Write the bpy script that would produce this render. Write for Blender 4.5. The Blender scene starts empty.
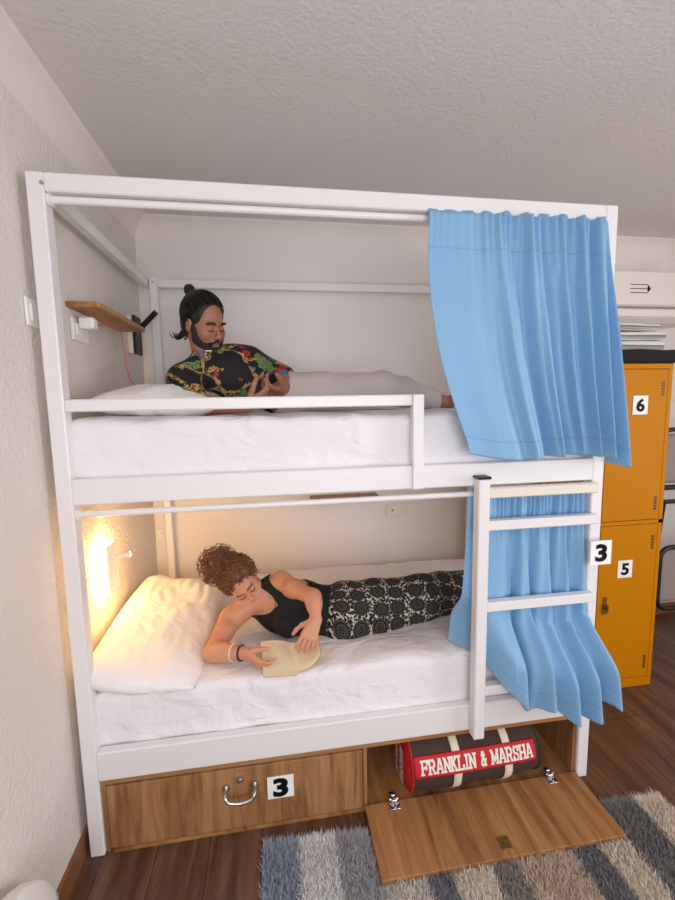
import bpy, math, random
import numpy as np
from mathutils import Vector, Matrix, noise
random.seed(7)
C = bpy.context.scene.collection
PI = math.pi

# ------------------------------------------------------------------ camera
CAM = np.array([.7208, -1.4351, 1.6249]); RX, RY, RZ = 1.4575, .0175, -.1485; FPX = 410.651
cd = bpy.data.cameras.new('camera'); cam = bpy.data.objects.new('camera', cd); C.objects.link(cam)
cam.location = CAM; cam.rotation_euler = (RX, RY, RZ)
cd.sensor_fit = 'HORIZONTAL'; cd.sensor_width = 36; cd.lens = FPX/675*36; cd.clip_start = .02
bpy.context.scene.camera = cam
CM = np.array(cam.rotation_euler.to_matrix())
def at(u, v, Y):
    d = CM @ np.array([(u-337.5)/FPX, -(v-450)/FPX, -1.0]); t = (Y-CAM[1])/d[1]
    return CAM+t*d

# ------------------------------------------------------------------ materials
def srgb(c):
    return tuple(((x/255)/12.92 if x/255 <= .04045 else ((x/255+.055)/1.055)**2.4) for x in c)+(1,)
class NT:
    def __init__(s, name):
        s.m = bpy.data.materials.new(name); s.m.use_nodes = True
        s.t = s.m.node_tree; s.b = s.t.nodes['Principled BSDF']
    def n(s, typ, ins={}, **kw):
        x = s.t.nodes.new(typ)
        for k, v in kw.items(): setattr(x, k, v)
        for k, v in ins.items(): s.set(x.inputs[k], v)
        return x
    def set(s, inp, v):
        if hasattr(v, 'is_linked') or isinstance(v, bpy.types.NodeSocket): s.t.links.new(v, inp)
        else: inp.default_value = v
    def B(s, k, v): s.set(s.b.inputs[k], v)
    def coord(s, kind='Object', scale=(1, 1, 1), rot=(0, 0, 0)):
        tc = s.n('ShaderNodeTexCoord'); mp = s.n('ShaderNodeMapping', {'Vector': tc.outputs[kind], 'Scale': scale, 'Rotation': rot})
        return mp.outputs[0]
    def noise(s, vec, scale=5, detail=4, rough=.5, out='Fac', dist=0):
        return s.n('ShaderNodeTexNoise', {'Vector': vec, 'Scale': scale, 'Detail': detail, 'Roughness': rough, 'Distortion': dist}).outputs[out]
    def ramp(s, fac, stops, interp='LINEAR'):
        r = s.n('ShaderNodeValToRGB', {'Fac': fac}); cr = r.color_ramp; cr.interpolation = interp
        while len(cr.elements) > 1: cr.elements.remove(cr.elements[-1])
        for i, (p, c) in enumerate(stops):
            e = cr.elements[0] if i == 0 else cr.elements.new(p)
            e.position = p; e.color = c if len(c) == 4 else srgb(c)
        return r.outputs[0]
    def mix(s, f, a, b, bt='MIX'):
        x = s.n('ShaderNodeMix', data_type='RGBA', blend_type=bt)
        s.set(x.inputs[0], f); s.set(x.inputs[6], a); s.set(x.inputs[7], b); return x.outputs[2]
    def math(s, op, a, b=0.0, c=0.0):
        x = s.n('ShaderNodeMath', operation=op); s.set(x.inputs[0], a); s.set(x.inputs[1], b); s.set(x.inputs[2], c); return x.outputs[0]
    def bump(s, h, strength=.3, dist=.01, normal=None):
        x = s.n('ShaderNodeBump', {'Height': h, 'Strength': strength, 'Distance': dist})
        if normal is not None: s.set(x.inputs['Normal'], normal)
        s.B('Normal', x.outputs[0]); return x.outputs[0]
def plain(name, col, rough=.5, metal=0, spec=.5, bump=None, emit=None, estr=0, sss=0, sheen=0):
    s = NT(name); s.B('Base Color', srgb(col)); s.B('Roughness', rough); s.B('Metallic', metal); s.B('Specular IOR Level', spec)
    if bump: s.bump(s.noise(s.coord(), bump[0], 4), bump[1], bump[2])
    if emit: s.B('Emission Color', srgb(emit)); s.B('Emission Strength', estr)
    if sss: s.B('Subsurface Weight', sss); s.B('Subsurface Scale', .02); s.B('Subsurface Radius', (1, .4, .25))
    if sheen: s.B('Sheen Weight', sheen)
    return s.m
def plaster(name, col, scale=90, strength=.35):
    s = NT(name); v = s.coord()
    big = s.noise(v, 1.3, 3)
    s.B('Base Color', s.mix(big, srgb([c*.955 for c in col]), srgb(col)))
    h1 = s.noise(v, scale, 3, .55); h2 = s.noise(v, scale*.35, 2, .5)
    s.bump(s.math('ADD', s.ramp(h1, [(.38, (0, 0, 0, 1)), (.62, (1, 1, 1, 1))]), h2), strength, .006)
    s.B('Roughness', .75); return s.m
def wood(name, c1, c2, c3, axis='z', scale=1.0, rough=.42, planks=None, gloss=.4):
    s = NT(name); st = {'x': (1.2, 14, 14), 'y': (14, 1.2, 14), 'z': (14, 14, 1.2)}[axis]
    v = s.coord('Object', tuple(a*scale for a in st))
    g = s.noise(v, 1.6, 6, .62, dist=.9); f = s.noise(v, 9, 3, .6)
    col = s.ramp(g, [(.28, c1), (.5, c2), (.72, c3)])
    col = s.mix(s.math('MULTIPLY', f, .22), col, srgb([c*.62 for c in c1]))
    s.B('Base Color', col); s.B('Roughness', rough); s.B('Specular IOR Level', gloss)
    s.bump(f, .08, .002); return s, col, v
M = {}
M['metal'] = plain('white_painted_steel', (232, 229, 228), .32, spec=.5, bump=(30, .04, .001))
M['black_plastic'] = plain('black_plastic', (24, 24, 27), .4)
M['wall'] = plaster('stippled_wall_plaster', (230, 223, 216), 62, .34)
M['ceil'] = plaster('stippled_ceiling_plaster', (228, 223, 220), 70, .19)
M['crown'] = plain('crown_moulding_paint', (232, 225, 219), .7, bump=(60, .05, .002))
M['backwall'] = plaster('smooth_wall_plaster', (234, 228, 224), 60, .04)
M['backpanel'] = M['backwall']
s, _, _ = wood('oak_laminate', (108, 70, 42), (168, 120, 78), (194, 150, 106), 'z', .8); M['oak'] = s.m
s, _, _ = wood('oak_laminate_flap', (98, 60, 32), (166, 114, 68), (192, 144, 94), 'y', .75); M['oak_flap'] = s.m
s, _, _ = wood('oak_laminate_edge', (150, 104, 64), (170, 120, 76), (186, 138, 90), 'x', 1.0); M['oak_x'] = s.m
s, _, _ = wood('brown_skirting', (110, 72, 46), (130, 88, 58), (146, 102, 70), 'y', 1.0); M['skirt'] = s.m
s, _, _ = wood('shelf_wood', (140, 96, 54), (176, 128, 76), (190, 146, 92), 'y', 1.3); M['shelf'] = s.m
# floor planks along y
s = NT('laminate_floor')
v0 = s.coord('Object', (1, 1, 1), (0, 0, PI/2))
br = s.n('ShaderNodeTexBrick', {'Vector': v0, 'Scale': 1.0, 'Mortar Size': .0015, 'Mortar Smooth': .2, 'Brick Width': 1.25, 'Row Height': .19,
    'Color1': (0, 0, 0, 1), 'Color2': (1, 1, 1, 1), 'Mortar': (.5, .5, .5, 1)}); br.offset = .37
v1 = s.coord('Object', (13, 1.1, 1)); 
va = s.n('ShaderNodeVectorMath', operation='ADD'); s.set(va.inputs[0], v1)
sc_ = s.n('ShaderNodeVectorMath', operation='SCALE'); s.set(sc_.inputs[0], br.outputs['Color']); sc_.inputs['Scale'].default_value = 9; s.set(va.inputs[1], sc_.outputs[0])
g = s.noise(va.outputs[0], 1.2, 7, .65, dist=1.2)
col = s.ramp(g, [(.3, (62, 40, 30)), (.5, (98, 68, 50)), (.68, (126, 94, 70))])
col = s.mix(s.math('MULTIPLY', br.outputs['Color'], .28), col, srgb((74, 50, 40)))
col = s.mix(br.outputs['Fac'], col, srgb((36, 24, 18)))
s.B('Base Color', col); s.B('Roughness', s.ramp(g, [(.3, (.3, .3, .3, 1)), (.7, (.42, .42, .42, 1))])); s.bump(g, .1, .002); M['floor'] = s.m
# bed linen
def linen(name, col, sc=(3, 9, 3), st=.5):
    s = NT(name); v = s.coord('Object', sc)
    n1 = s.noise(v, 1.3, 3, .5, dist=1.2); n2 = s.noise(s.coord('Object', (1, 1, 1)), 9, 4, .55, dist=.8)
    s.B('Base Color', srgb(col)); s.B('Roughness', .85); s.B('Sheen Weight', .15)
    r1 = s.math('ABSOLUTE', s.math('SUBTRACT', n1, .5))
    s.bump(s.math('ADD', s.math('MULTIPLY', r1, 2.2), n2), st, .012); return s.m
M['sheet'] = linen('white_sheet', (236, 232, 234), (2.2, 6, 4), .85)
M['pillow'] = linen('white_pillowcase', (242, 238, 236), (4, 4, 4), .5)
# curtain
s = NT('blue_curtain'); uv = s.n('ShaderNodeTexCoord').outputs['UV']
sep = s.n('ShaderNodeSeparateXYZ', {'Vector': uv})
l1 = s.math('LESS_THAN', s.math('ABSOLUTE', s.math('SUBTRACT', sep.outputs[1], .84)), .0028)
l2 = s.math('LESS_THAN', s.math('ABSOLUTE', s.math('SUBTRACT', sep.outputs[1], .075)), .0028)
weave = s.noise(s.coord('UV', (60, 300, 1)), 2.0, 2)
big = s.noise(s.coord('UV', (9, 3, 1)), 1.5, 4, .5, dist=.6)
base = s.mix(weave, srgb((134, 184, 222)), srgb((146, 194, 230)))
s.B('Base Color', s.mix(s.math('MULTIPLY', s.math('ADD', l1, l2), .45), base, srgb((96, 148, 196))))
s.B('Roughness', .55); s.B('Sheen Weight', .3); s.bump(s.math('ADD', s.math('MULTIPLY', weave, .06), s.math('ADD', big, s.math('MULTIPLY', s.math('ADD', l1, l2), -.2))), .3, .012)
tr = s.n('ShaderNodeBsdfTranslucent', {'Color': srgb((140, 190, 230))}); mx = s.n('ShaderNodeMixShader', {'Fac': .18})
s.t.links.new(s.b.outputs[0], mx.inputs[1]); s.t.links.new(tr.outputs[0], mx.inputs[2])
s.t.links.new(mx.outputs[0], s.t.nodes['Material Output'].inputs['Surface']); M['curtain'] = s.m
M['locker'] = plain('yellow_locker_paint', (196, 124, 4), .5, spec=.1, bump=(9, .06, .004))
M['locker_dark'] = plain('locker_slot', (96, 56, 16), .5)
M['white'] = plain('white_plastic', (236, 234, 230), .35)
M['cream'] = plain('cream_plastic', (228, 220, 204), .45)
M['ac'] = plain('air_conditioner_plastic', (232, 226, 218), .4)
M['paper'] = plain('card_paper', (244, 242, 240), .6)
M['ink'] = plain('black_ink', (12, 12, 14), .6, spec=.15)
M['chrome'] = plain('brushed_steel', (205, 205, 205), .25, 1)
M['brass'] = plain('aged_brass', (150, 125, 70), .38, 1)
M['dark'] = plain('black_cloth', (20, 18, 20), .9, bump=(40, .3, .004))
M['bag'] = plain('brown_bag_canvas', (66, 46, 40), .85, bump=(60, .35, .003))
M['red'] = plain('red_bag_fabric', (196, 26, 38), .75, bump=(120, .15, .002))
M['strap'] = plain('cream_webbing', (226, 214, 190), .8, bump=(150, .3, .002))
M['lettering'] = plain('cream_lettering', (236, 226, 214), .8)
M['glow'] = plain('lit_lamp_diffuser', (255, 240, 210), .5, emit=(255, 198, 112), estr=72)
M['glow_cover'] = plain('translucent_lamp_cover', (240, 232, 215), .5, emit=(255, 214, 150), estr=.3)
M['lens'] = plain('warm_fill_lens', (255, 240, 210), .5, emit=(255, 206, 128), estr=760)  # strong glow added at the arm tip as warm fill for the lower bunk
M['pink'] = plain('pink_cable', (226, 96, 100), .5)
M['shirtknit'] = None
M['beige'] = plain('light_beige_trousers', (204, 192, 187), .9, bump=(14, .9, .02))
M['black_tank'] = plain('black_ribbed_tank', (22, 21, 27), .85, bump=(70, .2, .002))
M['hair_black'] = plain('black_hair', (20, 16, 15), .40, bump=(60, .5, .004))
M['beard'] = plain('dark_beard', (26, 19, 17), .7, bump=(160, .9, .004))
M['hair_brown'] = plain('curly_brown_hair', (118, 76, 50), .5, bump=(70, .8, .006))
M['lip_m'] = plain('man_lips', (150, 92, 82), .5)
M['lip_w'] = plain('woman_lips', (190, 100, 92), .5)
M['phone'] = plain('phone_case', (42, 42, 50), .35)
M['screen'] = plain('phone_screen', (16, 18, 24), .12)
M['cover'] = plain('book_cover', (206, 176, 130), .6)
M['silver'] = plain('silver_chain', (190, 180, 165), .3, 1)
M['darkred'] = plain('dark_bead_bracelet', (52, 30, 30), .5)
M['greyfab'] = plain('grey_fabric', (150, 140, 134), .9)
s = NT('book_pages'); st = s.noise(s.coord('Object', (4, 4, 520)), 1.0, 1); s.B('Base Color', s.mix(st, srgb((206, 182, 138)), srgb((240, 222, 184)))); s.B('Roughness', .8); M['edge'] = s.m
s = NT('printed_page'); v = s.n('ShaderNodeTexCoord').outputs['UV']; sp = s.n('ShaderNodeSeparateXYZ', {'Vector': v})
ln = s.math('GREATER_THAN', s.math('FRACT', s.math('MULTIPLY', sp.outputs[1], 30)), .55)
wd = s.math('GREATER_THAN', s.noise(s.coord('UV', (60, 30, 1)), 1.5, 1), .45)
inx = s.math('LESS_THAN', s.math('ABSOLUTE', s.math('SUBTRACT', sp.outputs[0], .5)), .38); iny = s.math('LESS_THAN', s.math('ABSOLUTE', s.math('SUBTRACT', sp.outputs[1], .5)), .42)
f = s.math('MULTIPLY', s.math('MULTIPLY', ln, wd), s.math('MULTIPLY', inx, iny))
s.B('Base Color', s.mix(s.math('MULTIPLY', f, .4), srgb((240, 224, 192)), srgb((90, 80, 70)))); s.B('Roughness', .8); M['page'] = s.m
def skin(name, c, c2):
    s = NT(name); n = s.noise(s.coord(), 14, 4); s.B('Base Color', s.mix(n, srgb(c), srgb(c2))); s.B('Roughness', .5)
    s.B('Subsurface Weight', .15); s.B('Subsurface Scale', .012); s.B('Subsurface Radius', (1, .35, .2)); s.bump(s.noise(s.coord(), 90, 2), .06, .002); return s.m
M['skin_m'] = skin('man_skin', (176, 122, 96), (160, 106, 82))
M['skin_w'] = skin('woman_skin', (216, 156, 124), (202, 140, 108))
# patterned trousers: black medallions with grey rings on a white and black ground (UV in metres)
s = NT('medallion_print'); v = s.n('ShaderNodeTexCoord').outputs['UV']
vo = s.n('ShaderNodeTexVoronoi', {'Vector': v, 'Scale': 11.5, 'Randomness': .25}, voronoi_dimensions='2D')
d = vo.outputs['Distance']
bg = s.ramp(s.noise(v, 75, 2, .6, dist=.5), [(.40, (16, 15, 14)), (.53, (196, 190, 172))], 'CONSTANT')
rings = s.ramp(d, [(0, (70, 66, 58)), (.045, (14, 13, 13)), (.12, (86, 82, 70)), (.15, (14, 13, 13)), (.22, (104, 98, 84)), (.25, (14, 13, 13)), (.36, (92, 86, 74)), (.385, (14, 13, 13)), (.43, (150, 144, 124))], 'CONSTANT')
s.B('Base Color', s.mix(s.math('GREATER_THAN', d, .44), rings, bg)); s.B('Roughness', .85); s.bump(s.noise(s.coord(), 16, 3, dist=1), .4, .01); M['print'] = s.m
# baroque T-shirt
s = NT('black_shirt_with_gold_chains'); v = s.coord()
vd = s.n('ShaderNodeVectorMath', operation='ADD'); s.set(vd.inputs[0], v)
nn = s.n('ShaderNodeTexNoise', {'Vector': v, 'Scale': 6.0, 'Detail': 2}); ss_ = s.n('ShaderNodeVectorMath', operation='SCALE'); s.set(ss_.inputs[0], nn.outputs['Color']); ss_.inputs['Scale'].default_value = .16; s.set(vd.inputs[1], ss_.outputs[0])
ve = s.n('ShaderNodeTexVoronoi', {'Vector': vd.outputs[0], 'Scale': 7.5}, feature='DISTANCE_TO_EDGE').outputs['Distance']
vf = s.n('ShaderNodeTexVoronoi', {'Vector': v, 'Scale': 75.0}).outputs['Distance']
chain = s.math('MULTIPLY', s.math('LESS_THAN', ve, .06), s.math('MULTIPLY', s.math('GREATER_THAN', vf, .36), s.math('GREATER_THAN', s.noise(s.coord('Object', (1, 1, 1), (.4, 1, 2)), 5, 1), .40)))
n1 = s.noise(v, 8, 2); n2 = s.noise(s.coord('Object', (1, 1, 1), (1, 2, .5)), 9, 2); n3 = s.noise(s.coord('Object', (1, 1, 1), (2, 1, 2.5)), 8, 3)
c0 = srgb((17, 16, 22))
c0 = s.mix(s.math('MULTIPLY', s.math('GREATER_THAN', n3, .60), s.math('GREATER_THAN', vf, .3)), c0, srgb((112, 134, 84)))
c0 = s.mix(s.math('MULTIPLY', s.math('GREATER_THAN', n1, .595), 1), c0, srgb((172, 40, 34)))
c0 = s.mix(s.math('MULTIPLY', s.math('GREATER_THAN', n2, .63), 1), c0, srgb((70, 108, 150)))
c0 = s.mix(chain, c0, s.ramp(s.noise(v, 50, 1), [(.4, (118, 90, 44)), (.6, (196, 164, 92))]))
s.B('Base Color', c0); s.B('Roughness', .75); s.bump(s.noise(s.coord('Object', (1, 1, 1)), 12, 3, dist=1), .35, .01); M['shirt'] = s.m
# rug stripes (x position)
RUG = [(.62, (160, 170, 184)), (.745, (238, 236, 234)), (.886, (178, 178, 182)), (1.02, (222, 214, 204)), (1.17, (132, 132, 140)), (1.265, (232, 220, 204)),
       (1.40, (158, 148, 140)), (1.50, (214, 192, 172)), (1.715, (130, 127, 132)), (1.819, (228, 212, 192)), (1.94, (134, 130, 128)), (2.087, (234, 218, 198))]
RX0, RX1 = .62, 2.21
s = NT('striped_shaggy_rug'); a = s.n('ShaderNodeAttribute', attribute_name='rx')
fx = a.outputs['Fac']
cc = s.ramp(fx, [((x-RX0)/(RX1-RX0), c) for x, c in RUG], 'CONSTANT')
s.B('Base Color', s.mix(s.math('MULTIPLY', s.noise(s.coord(), 120, 2), .35), cc, srgb((90, 86, 84)))); s.B('Roughness', .95); M['rug'] = s.m
s = NT('striped_towel'); st_ = s.noise(s.coord('Object', (.5, 2, 60)), 1.0, 1)
s.B('Base Color', s.ramp(st_, [(.36, (120, 120, 122)), (.46, (216, 212, 204))])); s.B('Roughness', .95); s.bump(s.noise(s.coord(), 200, 2), .4, .003); M['towel'] = s.m

# ------------------------------------------------------------------ object helpers
ROOT = {}
def link(name, mesh, mat=None, parent=None, smooth=False, origin=None):
    o = bpy.data.objects.new(name, mesh); C.objects.link(o)
    if mat is not None: mesh.materials.append(mat)
    if smooth: mesh.polygons.foreach_set('use_smooth', [True]*len(mesh.polygons))
    if parent is not None:
        off = ROOT[parent.name]; o.parent = parent; ROOT[o.name] = off
    else:
        if origin is None:
            co = np.empty(len(mesh.vertices)*3, dtype=np.float32); mesh.vertices.foreach_get('co', co); co = co.reshape(-1, 3)
            off = Vector(((co[:, 0].min()+co[:, 0].max())/2, (co[:, 1].min()+co[:, 1].max())/2, co[:, 2].min()))
        else: off = Vector(origin)
        o.location = off; ROOT[o.name] = off
    mesh.transform(Matrix.Translation(-ROOT[o.name])); return o
def tag(o, label=None, cat=None, group=None, kind=None):
    for k, v in (('label', label), ('category', cat), ('group', group), ('kind', kind)):
        if v: o[k] = v
    return o
def thing(name, loc, label, cat, group=None):
    o = bpy.data.objects.new(name, None); C.objects.link(o); o.location = loc; ROOT[o.name] = Vector(loc); o.empty_display_size = .05
    return tag(o, label, cat, group)
def mesh_np(name, V, F, smooth=True):
    me = bpy.data.meshes.new(name); V = np.asarray(V, dtype=np.float32); F = np.asarray(F, dtype=np.int32)
    k = F.shape[1]
    me.vertices.add(len(V)); me.vertices.foreach_set('co', V.ravel())
    me.loops.add(F.size); me.loops.foreach_set('vertex_index', F.ravel())
    me.polygons.add(len(F)); me.polygons.foreach_set('loop_start', np.arange(0, F.size, k, dtype=np.int32)); me.polygons.foreach_set('loop_total', np.full(len(F), k, dtype=np.int32))
    me.update(calc_edges=True); me.validate()
    if smooth: me.polygons.foreach_set('use_smooth', [True]*len(me.polygons))
    return me
class MB:
    def __init__(s): s.v = []; s.f = []
    def add(s, vs, fs):
        n = len(s.v); s.v += [tuple(map(float, v)) for v in vs]; s.f += [tuple(i+n for i in f) for f in fs]; return s
    def box(s, x0, x1, y0, y1, z0, z1, b=0.0, mat=None):
        xs, ys, zs = (x0, x1), (y0, y1), (z0, z1)
        if b <= 0:
            vs = [(x, y, z) for x in xs for y in ys for z in zs]
            fs = [(0, 1, 3, 2), (4, 6, 7, 5), (0, 4, 5, 1), (2, 3, 7, 6), (0, 2, 6, 4), (1, 5, 7, 3)]
        else:
            vs = []; idx = {}
            for i in (0, 1):
                for j in (0, 1):
                    for k in (0, 1):
                        for a in range(3):
                            p = [xs[i], ys[j], zs[k]]; sg = [1-2*i, 1-2*j, 1-2*k]
                            for c in range(3):
                                if c != a: p[c] += sg[c]*b
                            idx[(i, j, k, a)] = len(vs); vs.append(p)
            fs = []
            for a in range(3):
                o1, o2 = [c for c in range(3) if c != a]
                for e in (0, 1):
                    q = []
                    for (u, w) in ((0, 0), (1, 0), (1, 1), (0, 1)):
                        t = [0, 0, 0]; t[a] = e; t[o1] = u; t[o2] = w; q.append(idx[(*t, a)])
                    fs.append(tuple(q))
                for u in (0, 1):
                    for w in (0, 1):
                        t0 = [0, 0, 0]; t0[o1] = u; t0[o2] = w; t1 = list(t0); t1[a] = 1
                        fs.append((idx[(*t0, o1)], idx[(*t1, o1)], idx[(*t1, o2)], idx[(*t0, o2)]))
            for i in (0, 1):
                for j in (0, 1):
                    for k in (0, 1): fs.append((idx[(i, j, k, 0)], idx[(i, j, k, 1)], idx[(i, j, k, 2)]))
        if mat is not None: vs = [mat @ Vector(v) for v in vs]
        return s.add(vs, fs)
    def tube(s, pts, r, seg=12, cap=True):
        pts = [Vector(p) for p in pts]; n = len(pts); rs = r if hasattr(r, '__len__') else [r]*n
        T = [(pts[min(i+1, n-1)]-pts[max(i-1, 0)]).normalized() for i in range(n)]
        a = T[0].orthogonal().normalized(); vs = []
        for i in range(n):
            a = (a-T[i]*a.dot(T[i])).normalized(); b = T[i].cross(a)
            vs += [pts[i]+(a*math.cos(2*PI*k/seg)+b*math.sin(2*PI*k/seg))*rs[i] for k in range(seg)]
        fs = [(i*seg+k, i*seg+(k+1) % seg, (i+1)*seg+(k+1) % seg, (i+1)*seg+k) for i in range(n-1) for k in range(seg)]
        if cap: fs += [tuple(range(seg))[::-1], tuple((n-1)*seg+k for k in range(seg))]
        return s.add(vs, fs)
    def build(s, name, mat, parent=None, smooth=False, fix=True):
        me = bpy.data.meshes.new(name); me.from_pydata(s.v, [], s.f); me.update()
        if fix:
            import bmesh
            bm = bmesh.new(); bm.from_mesh(me); bmesh.ops.recalc_face_normals(bm, faces=bm.faces); bm.to_mesh(me); bm.free()
        o = link(name, me, mat, parent, smooth)
        if smooth:
            me.polygons.foreach_set('use_smooth', [True]*len(me.polygons))
            try: me.set_sharp_from_angle(angle=math.radians(42))
            except Exception: pass
        return o
def bx(name, x0, x1, y0, y1, z0, z1, mat, parent=None, b=.003): return MB().box(x0, x1, y0, y1, z0, z1, b).build(name, mat, parent)
def tb(name, pts, r, mat, parent=None, seg=12): return MB().tube(pts, r, seg).build(name, mat, parent, True)
def spline(pts, n=8):
    pts = [np.array(p, float) for p in pts]; P = [2*pts[0]-pts[1]]+pts+[2*pts[-1]-pts[-2]]; out = []
    for i in range(1, len(P)-2):
        for k in range(n):
            t = k/n; out.append(.5*((2*P[i])+(-P[i-1]+P[i+1])*t+(2*P[i-1]-5*P[i]+4*P[i+1]-P[i+2])*t*t+(-P[i-1]+3*P[i]-3*P[i+1]+P[i+2])*t**3))
    out.append(pts[-1]); return out
def grid(name, fn, nu, nv, mat, parent=None, thick=0.0, uvs=None):
    V = []; UV = []
    for j in range(nv+1):
        for i in range(nu+1): V.append(fn(i/nu, j/nv)); UV.append((i/nu, j/nv) if uvs is None else uvs(i/nu, j/nv))
    F = [(j*(nu+1)+i, j*(nu+1)+i+1, (j+1)*(nu+1)+i+1, (j+1)*(nu+1)+i) for j in range(nv) for i in range(nu)]
    me = mesh_np(name, V, F); uvl = me.uv_layers.new(name='uv')
    li = np.empty(len(me.loops), dtype=np.int32); me.loops.foreach_get('vertex_index', li)
    uvl.data.foreach_set('uv', np.array(UV, dtype=np.float32)[li].ravel())
    o = link(name, me, mat, parent, True)
    if thick:
        md = o.modifiers.new('thickness', 'SOLIDIFY'); md.thickness = thick; md.offset = 0
    return o
def text_mesh(txt, size, bold=.0, depth=.0008, spacing=1.0, res=5):
    cu = bpy.data.curves.new('lettering', 'FONT'); cu.body = txt; cu.size = size; cu.offset = bold; cu.extrude = depth; cu.align_x = 'CENTER'; cu.align_y = 'CENTER'; cu.space_character = spacing; cu.resolution_u = res
    o = bpy.data.objects.new('lettering', cu); C.objects.link(o)
    dg = bpy.context.evaluated_depsgraph_get(); me = bpy.data.meshes.new_from_object(o.evaluated_get(dg)); bpy.data.objects.remove(o); bpy.data.curves.remove(cu); return me
def digit_card(parent, ch, x, z, y, w, h, size, bold, sx=1.0):
    """paper number card facing -y, digit as sub-part"""
    c = bx('number_card', x-w/2, x+w/2, y-.003, y, z-h/2, z+h/2, M['paper'], parent, .0005); c['label'] = 'white card with black number '+ch
    me = text_mesh(ch, size, bold); co = np.empty(len(me.vertices)*3); me.vertices.foreach_get('co', co); co = co.reshape(-1, 3)
    mid = (co.max(0)+co.min(0))/2
    for v in me.vertices: v.co = Vector((x+(v.co.x-mid[0])*sx, y-.0042-v.co.z, z+(v.co.y-mid[1])))
    link('digit', me, M['ink'], c); return c

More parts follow.
